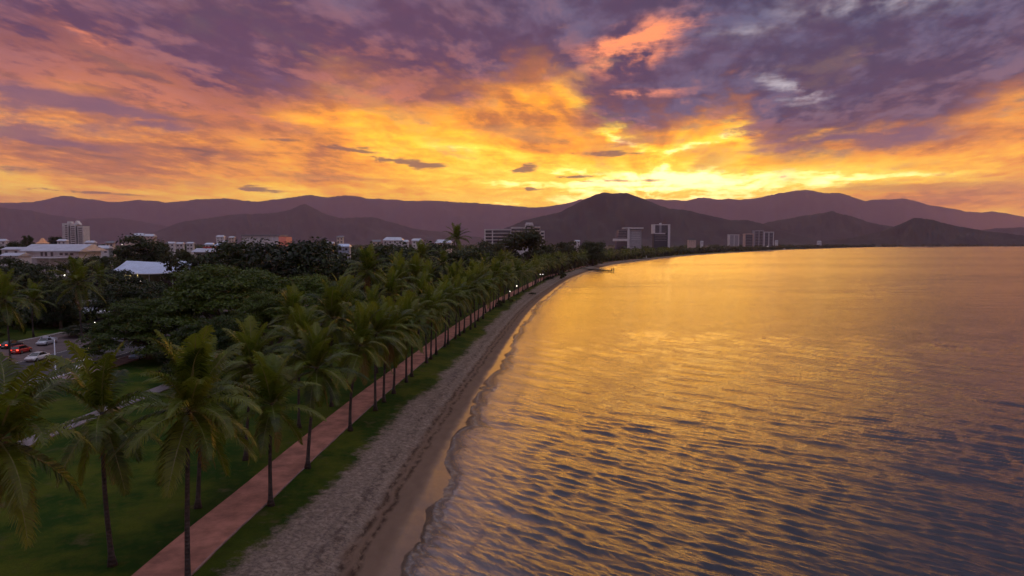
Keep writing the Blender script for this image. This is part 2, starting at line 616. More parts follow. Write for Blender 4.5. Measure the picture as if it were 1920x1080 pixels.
# grass
gn = noise(POS, 0.16, 6, 0.66)
gn2 = noise(POS, 1.3, 5, 0.65)
gf = noise(POS, 9.0, 4, 0.7)
GRASS = mixc(smooth(gn, 0.40, 0.60), (0.013, 0.048, 0.003), (0.074, 0.094, 0.007))
GRASS = mixc(smooth(gn2, 0.48, 0.70) * 0.75, GRASS, (0.066, 0.068, 0.008))
GRASS = mixc(smooth(gf, 0.40, 0.70) * 0.5, GRASS, (0.020, 0.036, 0.007))
bare = smooth(noise(POS, 0.42, 5, 0.6), 0.58, 0.72)
GRASS = mixc(smooth(noise(POS, 0.07, 4, 0.6), 0.50, 0.64) * 0.65, GRASS, (0.010, 0.030, 0.003))
GRASS = mixc(bare * 0.7, GRASS, (0.10, 0.080, 0.036))
gedge = S(new('ShaderNodeAttribute', attribute_name='g').outputs['Fac'])
gmix = smooth(gedge + (noise(POS, 0.8, 6, 0.7) - 0.5) * 5.0 + (grain - 0.5) * 1.6, -0.7, 0.9)
link(mixc(gmix, SAND, GRASS), bs.inputs['Base Color'])
link(S.m('SUBTRACT', 0.92, wet * 0.62), bs.inputs['Roughness'])
link(0.08 + wet * 0.35, bs.inputs['Specular IOR Level'])
bmp = new('ShaderNodeBump')
bmp.inputs['Strength'].default_value = 1.0
bmp.inputs['Distance'].default_value = 0.28
hgt = mixc(gmix, mixc(lower, vec(prints * 0.75 + sand_n * 0.35, 0, 0), vec(wr * 0.12 + weed * 0.1, 0, 0)), vec(gf * 0.30 + gn2 * 0.2, 0, 0))
sepb = new('ShaderNodeSeparateXYZ'); link(hgt, sepb.inputs[0])
link(S(sepb.outputs[0]), bmp.inputs['Height'])
link(bmp.outputs[0], bs.inputs['Normal'])

t0, t1 = shore_t(-40), shore_t(4700)
ts = [float(shore_t(-60))]
while ts[-1] < t1:
    dd = max(abs(np.interp(ts[-1], slen, shore[:, 1])), 30)
    ts.append(ts[-1] + max(0.25, dd * 0.009))
ts = np.array(ts)
ss = np.concatenate([np.linspace(-60, -8, 8), np.linspace(-6, 13, 64), np.linspace(14, 60, 24), np.linspace(70, 180, 12)])
T2, S2 = np.meshgrid(ts, ss, indexing='ij')
GX, GY = inland(T2.ravel(), S2.ravel())
Sf, Tf = S2.ravel(), T2.ravel()
# the lower edge of the grass wanders; farther on it reaches nearer the water
gb = np.interp(Tf, [shore_t(0), shore_t(45), shore_t(70), shore_t(110), shore_t(180), shore_t(320), shore_t(900)], [10.4, 9.6, 7.6, 6.9, 6.9, 9.0, 12])
gval = Sf - gb + (fbm(Tf * 0.10, Sf * 0.15, 4, 3) - 0.5) * 3.4
GZ = beach_z(Sf + (fbm(Tf * 0.25, Sf * 0.0, 3, 5) - 0.5) * 1.6 * np.clip(1 - abs(Sf - 2) / 8, 0, 1)) + (fbm(Tf * 0.8, Sf * 0.8, 3, 9) - 0.5) * 0.10 * np.clip((Sf - 3) / 2, 0, 1)
V = np.stack([GX, GY, GZ], 1)
F = grid_faces(len(ts), len(ss))
fg = gval[F].mean(1)
for nm, sel, lab in (('beach', fg < 0.6, 'grey brown sand beach with seaweed lines along the water'),
                     ('lawn', fg >= 0.6, 'green mown lawn under the palms beside the beach')):
    used = np.unique(F[sel]); mp = np.full(len(V), -1); mp[used] = np.arange(len(used))
    me = mesh_np(nm, V[used], mp[F[sel]], [mat_ground], True)
    attr(me, 's', Sf[used]); attr(me, 't', Tf[used]); attr(me, 'g', gval[used])
    tag(link_mesh(nm, me), lab, kind='structure')

# the plain behind: one sheet to the foot of the ranges
mat_plain = material('plain_earth', (0.040, 0.048, 0.022), 0.95, 0.45, 0.02, 0.6, 0.4, coord='Object')
pl = []
ip = np.linspace(float(shore_t(-60)), slen[-1], 240)
ax, ay = inland(ip, 120.0)
pv = [(x, y, LAWN - 0.02) for x, y in zip(ax, ay)]
nb = len(pv)
pv += [(x - (40000 if k < nb * 0.45 else 40000 * (1 - (k / nb - 0.45) / 0.55)), y + (0 if k < nb * 0.3 else 60000 * min(1, (k / nb - 0.3) / 0.2)), LAWN - 0.02)
       for k, (x, y) in enumerate(zip(ax, ay))]
pv = np.array(pv); pv[:, 0] = np.clip(pv[:, 0], -21000, 21000); pv[:, 1] = np.clip(pv[:, 1], -200, 26500)
pf = np.array([(i, i + 1, nb + i + 1, nb + i) for i in range(nb - 1)])
tag(link_mesh('ground', mesh_np('ground', pv, pf[:, ::-1], [mat_plain])), 'dark flat ground of the plain behind the trees', kind='structure')

# ------------------------------------------------------------------ water
mat_water = bpy.data.materials.new('sea_water')
mat_water.use_nodes = True
S.tree = mat_water.node_tree
bs = S.tree.nodes['Principled BSDF']
out = S.tree.nodes['Material Output']
geo = new('ShaderNodeNewGeometry')
POS = S(geo.outputs['Position'])
at = new('ShaderNodeAttribute', attribute_name='depth'); DEP = S(at.outputs['Fac'])
at = new('ShaderNodeAttribute', attribute_name='dist'); DIST = S(at.outputs['Fac'])
at = new('ShaderNodeAttribute', attribute_name='foam'); FOAM_GLINT = S(at.outputs['Fac'])
murk_sheen = mixc(smooth(DEP, 0.0, 0.9), (0.215, 0.175, 0.175), (0.034, 0.037, 0.052))  # shallow colour: suspended sand, with the wash's sky sheen put in
foam_glint_n = noise(POS, 1.9, 6, 0.75, 0.4)
fo = smooth(FOAM_GLINT + (foam_glint_n - 0.5) * 2.0, 0.42, 1.10) * 0.45  # foam plus painted pale highlights that brighten the dark water edge
link(mixc(fo, murk_sheen, (0.60, 0.56, 0.54)), bs.inputs['Base Color'])
bs.inputs['IOR'].default_value = 1.333
bs.inputs['Specular IOR Level'].default_value = 0.5
link((0.07 + smooth(DIST, 60.0, 600.0) * 0.13 + fo * 0.5).clamp(), bs.inputs['Roughness'])
# small ripples over the modelled waves, carried along their crests
cr, sr = math.cos(R(-47)), math.sin(R(-47))
sp = new('ShaderNodeSeparateXYZ'); link(POS, sp.inputs[0])
px_, py_ = S(sp.outputs[0]), S(sp.outputs[1])
crest = vec((px_ * cr + py_ * sr) * 0.30, px_ * -sr + py_ * cr, 0.0)
b1 = new('ShaderNodeBump'); b1.inputs['Distance'].default_value = 0.16
link(noise(crest, 1.9, 5, 0.66, 0.4), b1.inputs['Height'])
link(0.80 * smooth(DIST, 700.0, 60.0), b1.inputs['Strength'])
swell = vec(px_ * 0.012, py_ * 0.055, 0.0)
calm = smooth(noise(vec(px_ * 0.0011, py_ * 0.0045, 4.0), 1.0, 4, 0.6, 0.6), 0.42, 0.62)
b2 = new('ShaderNodeBump'); b2.inputs['Distance'].default_value = 1.5
link(noise(swell, 2.4, 4, 0.6, 0.4), b2.inputs['Height'])
link(smooth(DIST, 110.0, 420.0) * (0.45 + calm * 0.55) * 1.15, b2.inputs['Strength'])
link(b2.outputs[0], b1.inputs['Normal'])
link(b1.outputs[0], bs.inputs['Normal'])
# the thin sheet at the edge lets the sand show
tr = new('ShaderNodeBsdfTransparent')
tr.inputs[0].default_value = (0.93, 0.90, 0.86, 1)
fres = new('ShaderNodeFresnel'); fres.inputs['IOR'].default_value = 1.333
link(b1.outputs[0], fres.inputs['Normal'])
mxs = new('ShaderNodeMixShader')
cover = S.m('MAXIMUM', S.m('MAXIMUM', smooth(DEP, 0.0, 0.15), S(fres.outputs[0])), fo, clamp=True)
link(cover, mxs.inputs[0])
link(tr.outputs[0], mxs.inputs[1]); link(bs.outputs[0], mxs.inputs[2])
link(mxs.outputs[0], out.inputs['Surface'])

NR, NC = 660, 660
q = np.linspace(0, 1, NR)
dys = np.interp(np.linspace(0, 1, NR), [0, 0.05, 0.81, 0.935, 1.0], [1700, 760, 60, 14, 4.6])
dep = CAM_H * FPX / dys
u = np.concatenate([np.linspace(-0.45, -0.245, 12), np.linspace(-0.24, 0.82, 600), np.linspace(0.83, 1.5, 48)])
WX = dep[:, None] * u[None, :]; WY = np.repeat(dep[:, None], NC, 1)
spac = np.maximum(np.gradient(dep)[:, None], dep[:, None] * np.gradient(u)[None, :]) + 0 * WX
# distance inland: exact on every third row and column, in between by interpolation
ri, ci = np.unique(np.r_[np.arange(0, NR, 3), NR - 1]), np.unique(np.r_[np.arange(0, NC, 3), NC - 1])
sub = sdist(WX[np.ix_(ri, ci)], WY[np.ix_(ri, ci)]).reshape(len(ri), len(ci))
sub = np.stack([np.interp(np.arange(NC), ci, row) for row in sub])
sd_ = np.stack([np.interp(np.arange(NR), ri, c_) for c_ in sub.T], 1)
wz = np.zeros_like(WX)
wx, wy = WX.copy(), WY.copy()
warp = (fbm(WX * 0.012, WY * 0.012, 3, 31) - 0.5) * 14
gust = 0.25 + 1.25 * fbm(WX * 0.026 + 5, WY * 0.018, 4, 77)**1.15
off = np.clip((-sd_ - 0.6) / 6.0, 0, 1)
r2 = np.random.default_rng(21)
comps = []
for k in range(14):                                                   # short swell, crests running down to the right
    lam = r2.uniform(2.0, 6.5); ang = R(47 + r2.normal(0, 9)); comps.append((lam, ang, 0.0076 * lam * r2.uniform(0.6, 1.3) / 2.1, 0))
for k in range(34):                                                   # wind ripples
    lam = r2.uniform(0.55, 1.7); ang = R(48 + r2.normal(0, 14)); comps.append((lam, ang, 0.0108 * lam * r2.uniform(0.6, 1.3) / 1.55, 1))
for k in range(30):                                                   # the finest, seen only near by
    lam = r2.uniform(0.22, 0.55); ang = R(46 + r2.normal(0, 22)); comps.append((lam, ang, 0.0150 * lam * r2.uniform(0.6, 1.3) / 1.55, 1))
for lam, ang, amp, kind in comps:
    k = 2 * math.pi / lam
    ph = k * ((WX + warp * (0.5 if kind == 0 else 0.9)) * math.cos(ang) + (WY + warp * 0.4) * math.sin(ang)) + r2.uniform(0, 6.28)
    fade = np.clip((lam / spac - 2.2) / 2.5, 0, 1)
    a = amp * fade * gust * (0.04 + 0.96 * off**0.7)
    wz += a * (np.sin(ph) + 0.22 * np.sin(2 * ph + 1.2))
# wavelets curling in along the beach
tt_ = np.interp(WY, shore[:, 1], slen)
for o_, h_, sd0 in ((2.3, 0.08, 3), (5.4, 0.075, 8), (9.6, 0.06, 15)):
    line = o_ + (fbm(tt_ * 0.06, tt_ * 0 + sd0, 4, 40 + sd0) - 0.5) * 4.2
    amt = np.clip(fbm(tt_ * 0.11, tt_ * 0 + 2.0, 3, 60 + sd0) * 2.0 - 0.45, 0, 1)
    dlt = -sd_ - line
    wz += h_ * amt * np.where(dlt < 0, np.exp(-(dlt / 0.35)**2), np.exp(-(dlt / 1.3)**2))
# uneven wash up the sand
cusp = np.sqrt(abs(np.sin(math.pi * (tt_ / 11.0 + 4.5 * fbm(tt_ * 0.045, tt_ * 0 + 1, 3, 91))))) * (0.2 + 1.3 * fbm(tt_ * 0.09, tt_ * 0 + 7, 2, 97))
lobes = (0.6 * cusp + 0.7 * fbm(tt_ * 0.06, tt_ * 0 + 4, 2, 95) - 0.72) * 0.17
wz += np.clip(1 - abs(sd_) / 5, 0, 1) * lobes
dpt = wz - beach_z(sd_)
foam = np.exp(-((dpt - 0.03) / 0.03)**2) * 0.9 + 0.45 * np.clip(1 - abs(dpt - 0.10) / 0.10, 0, 1) + 0.75 * np.exp(-((-sd_ - (2.3 + (fbm(tt_ * 0.06, tt_ * 0 + 3, 4, 43) - 0.5) * 4.2)) / 0.5)**2) * np.clip(fbm(tt_ * 0.11, tt_ * 0 + 2.0, 3, 63) * 2.0 - 0.35, 0, 1)
Wv = np.stack([wx, wy, wz], -1).reshape(-1, 3)
F = grid_faces(NR, NC)
keep = (sd_.ravel()[F].min(1) < 3.2)
used = np.unique(F[keep]); mp = np.full(len(Wv), -1); mp[used] = np.arange(len(used))
me = mesh_np('sea', Wv[used], mp[F[keep]], [mat_water], True)
attr(me, 'depth', np.maximum(dpt.ravel()[used], 0)); attr(me, 'dist', np.hypot(wx, wy).ravel()[used]); attr(me, 'foam', foam.ravel()[used])
tag(link_mesh('sea', me), 'rippled bay water reflecting the golden sunset', kind='structure')

# ------------------------------------------------------------------ ranges
mat_hill = material('forested_hill', (0.016, 0.020, 0.012), 0.95, 0.5, 0.004, 0.0)


def mountain_range(name, label, pts, Y, depth, seed, rough=1.0, base=448, n=260, m=34):
    xs = np.array([p[0] for p in pts], float); ys = np.array([p[1] for p in pts], float)
    px = np.linspace(xs[0], xs[-1], n)
    # smooth interpolation of the ridge line
    py = np.interp(px, xs, ys)
    ker = np.hanning(9); ker /= ker.sum()
    py2 = np.convolve(np.pad(py, 4, 'edge'), ker, 'valid')
    py = py * 0.45 + py2 * 0.55
    top = np.array([A(a, b, Y) for a, b in zip(px, py)])
    H = np.maximum(top[:, 2], 2) - 1.0
    v = []
    fr = np.linspace(-1, 1, m)
    X = top[:, 0]
    wid = depth * (0.35 + 0.65 * H / H.max())
    for f in fr:
        prof = (1 - abs(f))**1.25 if f < 0 else (1 - f)
        yy = Y + f * wid + (fbm(X / depth * 1.2, X * 0 + seed, 3, seed) - 0.5) * depth * 0.5
        # spurs and gullies run down from the crest
        sp = fbm(X / depth * 5.0 + f * 0.6, X * 0 + f * 1.6 + seed, 5, seed + 5, 0.58) - 0.5
        z = H * prof * (1 + 0.0 * f) + H * sp * 1.35 * rough * (prof * (1 - prof)) * 1.9
        canopy = (vnoise(X / (0.0035 * Y) , X * 0 + f * 31, seed + 9) - 0.5) * 0.0011 * Y * (prof > 0.9)
        z = np.maximum(z + canopy, -0.2) + 1.0
        if abs(f) == 1: z = X * 0 + 0.5
        v.append(np.stack([X * yy / Y, yy, z], 1))
    me = mesh_np(name, np.concatenate(v), grid_faces(m, n), [mat_hill], True)
    tag(link_mesh(name, me), label, kind='structure')


mountain_range('mountain_range', 'long far range of purple mountains along the skyline',
    [(-420, 400), (-250, 386), (-120, 382), (0, 378), (60, 375), (95, 367), (118, 365), (165, 370), (220, 376), (255, 372), (310, 379), (375, 371), (440, 372), (480, 375), (530, 367),
     (580, 361), (610, 367), (645, 362), (690, 369), (750, 369), (800, 372), (860, 375), (920, 380), (1000, 388), (1060, 380), (1100, 370), (1160, 368), (1230, 368), (1290, 371),
     (1307, 363), (1350, 370), (1362, 366), (1390, 371), (1420, 369), (1462, 359), (1510, 354), (1545, 360), (1575, 359), (1620, 374), (1670, 371), (1690, 369), (1750, 384),
     (1810, 393), (1840, 398), (1860, 393), (1890, 398), (1920, 404), (2000, 409), (2120, 420), (2300, 432)], 20500, 3600, 3, n=520)
mountain_range('mountain_foothill', 'low dark foothill at the left edge before the range',
    [(-500, 420), (-300, 395), (-150, 384), (-60, 382), (0, 387), (60, 393), (100, 402), (150, 408), (215, 405), (260, 412), (330, 425), (400, 446)], 13500, 1900, 13)
mountain_range('mountain_knoll', 'hill with a small rocky knob on its crest, left of centre',
    [(255, 448), (300, 430), (340, 416), (420, 403), (500, 397), (545, 392), (560, 384), (572, 381), (584, 386), (605, 397), (640, 407), (700, 405), (730, 414), (780, 428), (850, 437), (930, 449)], 10500, 1500, 23)
mountain_range('mountain_peak', 'dark broad double-topped mountain behind the central towers',
    [(905, 449), (940, 430), (985, 411), (1050, 393), (1075, 380), (1090, 371), (1115, 361), (1132, 356), (1146, 358), (1165, 355), (1182, 358), (1210, 369), (1235, 380), (1255, 388), (1290, 390),
     (1330, 400), (1370, 410), (1400, 408), (1425, 416), (1470, 432), (1530, 449)], 6600, 1100, 33)
mountain_range('mountain_hill', 'rounded dark hill right of the central mountain',
    [(1330, 449), (1400, 428), (1440, 415), (1500, 405), (1540, 399), (1562, 393), (1590, 402), (1630, 416), (1680, 424), (1760, 438), (1850, 449)], 8000, 1100, 43)
mountain_range('mountain_headland', 'nearest black hill across the bay at the right',
    [(1540, 452), (1600, 445), (1650, 434), (1690, 418), (1715, 406), (1745, 410), (1790, 421), (1850, 432), (1920, 441), (2020, 450)], 5700, 560, 53)
mountain_range('mountain_spur', 'low dark spur running in from the right edge',
    [(1780, 450), (1830, 432), (1870, 426), (1920, 425), (2000, 421), (2100, 424), (2250, 436)], 9800, 1100, 63)

# ------------------------------------------------------------------ paths, road, kerbs
mat_redpath = material('red_path_paving', (0.355, 0.150, 0.105), 0.88, 0.34, 0.55, 0.6, 5.0)
mat_concrete = material('pale_concrete', (0.21, 0.18, 0.19), 0.85, 0.18, 0.7, 0.4, 9.0)
mat_pinkpave = material('pink_footway_paving', (0.26, 0.175, 0.165), 0.85, 0.2, 0.8, 0.4, 6.0)
mat_asphalt = material('asphalt', (0.058, 0.056, 0.062), 0.8, 0.25, 0.5, 0.5, 12.0)
mat_redroad = material('worn_red_asphalt', (0.125, 0.090, 0.088), 0.85, 0.25, 0.4, 0.5, 10.0)
mat_kerb = material('kerb_concrete', (0.50, 0.49, 0.50), 0.8, 0.15, 2.0)
mat_paint = material('road_paint', (0.70, 0.70, 0.70), 0.6, 0.12, 5.0)


def strip(name, label, centre, w0, w1, z, mat, thick=0.0, parent=None):
    """ribbon between two offsets (w0 < w1) from a centre line of (x, y) points, with edges down to the ground when thick"""
    c = np.array(centre, float)
    tg = np.gradient(c, axis=0); tg /= np.hypot(tg[:, 0], tg[:, 1])[:, None]
    nrm = np.stack([tg[:, 1], -tg[:, 0]], 1)                     # to the right of travel
    a = c + nrm * w0; b = c + nrm * w1
    zz = np.full(len(c), z) if np.isscalar(z) else z
    n = len(c)
    cols = [np.c_[a, zz], np.c_[b, zz]]
    if thick:
        cols = [np.c_[a, zz - thick]] + cols + [np.c_[b, zz - thick]]
    V = np.stack(cols, 1).reshape(-1, 3)
    me = mesh_np(name, V, grid_faces(n, len(cols)), [mat])
    o = link_mesh(name, me, parent)
    if parent is None: tag(o, label, kind='structure')
    return o


tl = np.concatenate([np.linspace(float(shore_t(-30)), float(shore_t(260)), 90), np.linspace(float(shore_t(275)), float(shore_t(900)), 40)])
px0, py0 = inland(tl, 13.9 + 0.25 * np.sin(tl * 0.02))
path_line = np.stack([px0, py0], 1)
pz = np.maximum(beach_z(15.8), beach_z(12.0)) + 0.06
red = strip('footpath', 'red paved footpath running between the two rows of palms', path_line, -1.75, 1.75, pz, mat_redpath, 0.3)
strip('path_edging', None, path_line, -1.83, -1.75, pz + 0.012, mat_redpath, 0.3, parent=red)
strip('path_edging', None, path_line, 1.75, 1.83, pz + 0.012, mat_pinkpave, 0.3, parent=red)

# concrete path across the lawn, parallel to the road
yy = np.linspace(20, 330, 60)
lx = np.stack([-49.4 - 0.6 * np.sin(yy * 0.03), yy], 1)
strip('park_path', 'pale concrete path across the lawn left of the palms', lx, -1.1, 1.1, LAWN + 0.14, mat_concrete, 0.25)

# road along the park, running away from the camera
yy = np.linspace(10, 520, 80)
rl = np.stack([np.full_like(yy, -78.0) - 0.01 * (yy - 100), yy], 1)
ZR = LAWN + 0.13
strip('footway', 'pink paved footway beside the road kerb', rl, 8.95, 12.3, ZR + 0.15, mat_pinkpave, 0.3)
road = strip('road', 'dark asphalt road with parked and moving cars at left', rl, -7.0, 8.6, ZR + 0.02, mat_asphalt, 0.2)
lane = strip('service_lane', 'worn reddish side lane left of the asphalt road', rl, -24.0, -7.0, ZR + 0.03, mat_redroad, 0.2)
strip('kerb', 'pale concrete kerb between road and footway', rl, 8.6, 8.95, ZR + 0.17, mat_kerb, 0.3)
for k, yk in enumerate(np.arange(40, 330, 9.0)):
    seg = np.array([(np.interp(yk + q, rl[:, 1], rl[:, 0]), yk + q) for q in (0, 1.5, 3.0)])
    strip('lane_marking', None, seg, 0.75, 0.90, ZR + 0.026, mat_paint, parent=road)
strip('edge_line', None, rl, 6.2, 6.32, ZR + 0.026, mat_paint, parent=road)
strip('edge_line', None, rl, -6.6, -6.45, ZR + 0.027, mat_paint, parent=road)
strip('kerb', 'pale kerb along the far side of the service lane', rl, -24.4, -24.0, ZR + 0.15, mat_kerb, 0.3)

# ------------------------------------------------------------------ plant materials
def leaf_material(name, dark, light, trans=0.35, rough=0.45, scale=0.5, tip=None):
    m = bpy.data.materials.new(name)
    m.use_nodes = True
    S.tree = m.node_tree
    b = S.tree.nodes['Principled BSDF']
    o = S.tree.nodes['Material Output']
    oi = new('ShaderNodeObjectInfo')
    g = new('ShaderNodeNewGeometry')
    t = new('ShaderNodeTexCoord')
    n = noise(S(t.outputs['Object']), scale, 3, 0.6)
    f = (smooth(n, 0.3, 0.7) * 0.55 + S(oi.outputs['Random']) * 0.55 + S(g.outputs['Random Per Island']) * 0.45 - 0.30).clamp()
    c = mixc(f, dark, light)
    if tip:
        a = new('ShaderNodeAttribute', attribute_name='tip')
        c = mixc(S(a.outputs['Fac']) * S(oi.outputs['Random']) * 0.4, c, tip)
    link(c, b.inputs['Base Color'])
    b.inputs['Roughness'].default_value = rough
    b.inputs['Specular IOR Level'].default_value = 0.3
    tl_ = new('ShaderNodeBsdfTranslucent')
    link(mixc(0.5, c, tuple(min(1, x * 1.5) for x in light)), tl_.inputs[0])
    mx_ = new('ShaderNodeMixShader')
    mx_.inputs[0].default_value = trans
    link(b.outputs[0], mx_.inputs[1]); link(tl_.outputs[0], mx_.inputs[2])
    link(mx_.outputs[0], o.inputs['Surface'])
    return m


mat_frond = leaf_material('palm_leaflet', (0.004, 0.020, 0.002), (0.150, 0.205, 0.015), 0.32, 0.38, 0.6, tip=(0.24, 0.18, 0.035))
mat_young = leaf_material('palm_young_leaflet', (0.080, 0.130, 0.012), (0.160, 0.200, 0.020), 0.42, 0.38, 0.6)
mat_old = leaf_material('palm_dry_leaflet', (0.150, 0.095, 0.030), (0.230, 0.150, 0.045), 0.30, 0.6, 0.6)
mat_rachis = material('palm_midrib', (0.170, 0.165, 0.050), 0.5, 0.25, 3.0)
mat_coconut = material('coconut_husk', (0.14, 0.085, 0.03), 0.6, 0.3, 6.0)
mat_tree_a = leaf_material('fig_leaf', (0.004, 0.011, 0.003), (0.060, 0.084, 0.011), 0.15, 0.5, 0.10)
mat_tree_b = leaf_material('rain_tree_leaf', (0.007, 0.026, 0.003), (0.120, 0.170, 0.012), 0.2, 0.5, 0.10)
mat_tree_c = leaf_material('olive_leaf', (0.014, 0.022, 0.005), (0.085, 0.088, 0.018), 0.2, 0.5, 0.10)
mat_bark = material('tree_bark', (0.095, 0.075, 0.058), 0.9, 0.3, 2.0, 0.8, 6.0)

mat_trunk = bpy.data.materials.new('palm_trunk')
mat_trunk.use_nodes = True
S.tree = mat_trunk.node_tree
b = S.tree.nodes['Principled BSDF']
tcn = new('ShaderNodeTexCoord')
sp = new('ShaderNodeSeparateXYZ'); link(tcn.outputs['Object'], sp.inputs[0])
ring = S.m('SINE', S(sp.outputs[2]) * 26.0 + noise(S(tcn.outputs['Object']), 1.5, 3) * 6.0)
n_ = noise(S(tcn.outputs['Object']), 3.0, 5, 0.65)
cc = mixc(smooth(n_, 0.3, 0.7), (0.030, 0.026, 0.024), (0.085, 0.070, 0.062))
link(mixc(smooth(ring, 0.3, 0.95) * 0.6, cc, (0.045, 0.036, 0.030)), b.inputs['Base Color'])
b.inputs['Roughness'].default_value = 0.9
bn = new('ShaderNodeBump'); bn.inputs['Strength'].default_value = 0.7; bn.inputs['Distance'].default_value = 0.04
link(ring * 0.5 + n_, bn.inputs['Height']); link(bn.outputs[0], b.inputs['Normal'])


# ------------------------------------------------------------------ coconut palms
def frond_mesh(name, elev, length=4.5, nl=40, lw=0.065, seed=0, leafmat=None, droop=1.0, two=True):
    """one palm leaf growing along +X from the origin at an elevation in degrees; gravity bends it down"""
    r = np.random.default_rng(seed)
    n = 26
    pts = [np.zeros(3)]
    a = R(elev); side = 0.0
    sc = r.normal(0, 0.05)
    for i in range(n):
        u = i / n
        a -= R(droop * (1.2 + 5.2 * u)) * max(0.34, math.cos(a)) * 1.25
        a = max(a, R(-86))
        side += sc / n * 4
        d = np.array([math.cos(a) * math.cos(side), math.cos(a) * math.sin(side), math.sin(a)])
        pts.append(pts[-1] + d * length / n)
    pts = np.array(pts)
    V, Fq, M, T = [], [], [], []
    tg = np.gradient(pts, axis=0); tg /= np.linalg.norm(tg, axis=1)[:, None]
    sidev = np.cross(tg, [0, 0, 1.0]); sidev /= np.maximum(np.linalg.norm(sidev, axis=1), 1e-6)[:, None]
    upv = np.cross(sidev, tg)
    # midrib: a three-sided tapering stalk
    step = 2
    idx = list(range(0, n + 1, step))
    for j, i in enumerate(idx):
        w = 0.055 * (1 - i / n) + 0.012
        for (cs, cu) in ((1, 0.2), (-1, 0.2), (0, -0.9)):
            V.append(pts[i] + sidev[i] * cs * w + upv[i] * cu * w); T.append(i / n)
        if j:
            p, q = (j - 1) * 3, j * 3
            for k in range(3):
                Fq.append((p + k, p + (k + 1) % 3, q + (k + 1) % 3, q + k)); M.append(1)
    # leaflets
    for sgn in (-1, 1):
        for k in range(nl):
            u = 0.10 + 0.89 * (k + r.uniform(-0.3, 0.3)) / (nl - 1)
            u = min(max(u, 0.08), 0.995)
            f = u * n; i = min(int(f), n - 1); w = f - i
            o = pts[i] * (1 - w) + pts[i + 1] * w
            t_, s_, u_ = tg[i], sidev[i] * sgn, upv[i]
            L = length * 0.235 * (math.sin(math.pi * min(1, (u * 0.86 + 0.12))) ** 0.6) * r.uniform(0.82, 1.12)
            fwd = 0.35 + 0.9 * u**2
            d1 = s_ * 1.0 + t_ * fwd + u_ * (0.32 - 0.1 * u) + r.normal(0, 0.07, 3)
            d1 /= np.linalg.norm(d1)
            hang = 0.38 + 0.45 * r.random()
            d2 = d1 * 0.75 + np.array([0, 0, -hang])
            d2 /= np.linalg.norm(d2)
            p1 = o + d1 * L * 0.5
            p2 = p1 + d2 * L * 0.5
            wv = t_ * lw * 0.5
            b0 = len(V)
            if two:
                V += [o - wv * 0.7, o + wv * 0.7, p1 + wv, p1 - wv, p2 + wv * 0.18, p2 - wv * 0.18]
                T += [u * 0.5] * 2 + [u * 0.5 + 0.25] * 2 + [1.0] * 2
                Fq += [(b0, b0 + 1, b0 + 2, b0 + 3), (b0 + 3, b0 + 2, b0 + 4, b0 + 5)]; M += [0, 0]
            else:
                pm = o + d1 * L * 0.3 + d2 * L * 0.62
                V += [o - wv, o + wv, pm + wv * 0.3, pm - wv * 0.3]
                T += [u * 0.5] * 2 + [1.0] * 2
                Fq += [(b0, b0 + 1, b0 + 2, b0 + 3)]; M += [0]
    me = mesh_np(name, np.array(V), np.array(Fq), [leafmat or mat_frond, mat_rachis], False, M)
    attr(me, 'tip', np.clip(np.array(T), 0, 1))
    return me


ELEV = (82, 68, 52, 36, 18, 0, -22, -48)
FR_NEAR = {e: [frond_mesh('frond', e, 4.85, 58, 0.105, 100 + i * 7 + k, mat_young if e > 75 else mat_frond, droop=0.62 if e > 0 else 0.45) for k in range(2)] for i, e in enumerate(ELEV)}
FR_MID = {e: [frond_mesh('frond', e, 4.8, 28, 0.16, 300 + i * 7 + k, mat_young if e > 75 else mat_frond, droop=0.62 if e > 0 else 0.45, two=True) for k in range(2)] for i, e in enumerate(ELEV)}
FR_DRY = [frond_mesh('frond', -62, 4.4, 34, 0.09, 500 + k, mat_old, 0.5) for k in range(2)]
CROWN = []


def merged_crown(seed):
    """a whole palm head in one mesh for the far palms"""
    r = random.Random(seed)
    V, Fq, M, T = [], [], [], []
    nb_ = 0
    for k in range(20):
        e = ELEV[min(7, int(7.6 * (k / 20) ** 0.9))]
        src = FAR_SRC[e]
        az = k * 2.39996 + r.uniform(-0.3, 0.3); s = r.uniform(0.85, 1.1)
        c, s2 = math.cos(az), math.sin(az)
        v = src[0] * s
        V.append(np.stack([v[:, 0] * c - v[:, 1] * s2, v[:, 0] * s2 + v[:, 1] * c, v[:, 2]], 1))
        Fq.append(src[1] + nb_); M.append(src[2]); T.append(src[3]); nb_ += len(v)
    me = mesh_np('crown', np.concatenate(V), np.concatenate(Fq), [mat_frond, mat_rachis], False, np.concatenate(M))
    attr(me, 'tip', np.concatenate(T))
    return me


def arrays(me):
    v = np.empty(len(me.vertices) * 3, np.float32); me.vertices.foreach_get('co', v)
    f = np.empty(len(me.loops), np.int32); me.loops.foreach_get('vertex_index', f)
    mi = np.empty(len(me.polygons), np.int32); me.polygons.foreach_get('material_index', mi)
    tp = np.empty(len(me.vertices), np.float32); me.attributes['tip'].data.foreach_get('value', tp)
    return v.reshape(-1, 3), f.reshape(-1, 4), mi, tp


FAR_SRC = {e: arrays(frond_mesh('far_frond', e, 5.1, 12, 0.36, 700 + i, droop=0.7 if e > 0 else 0.5, two=False)) for i, e in enumerate(ELEV)}
CROWN = [merged_crown(k) for k in range(5)]


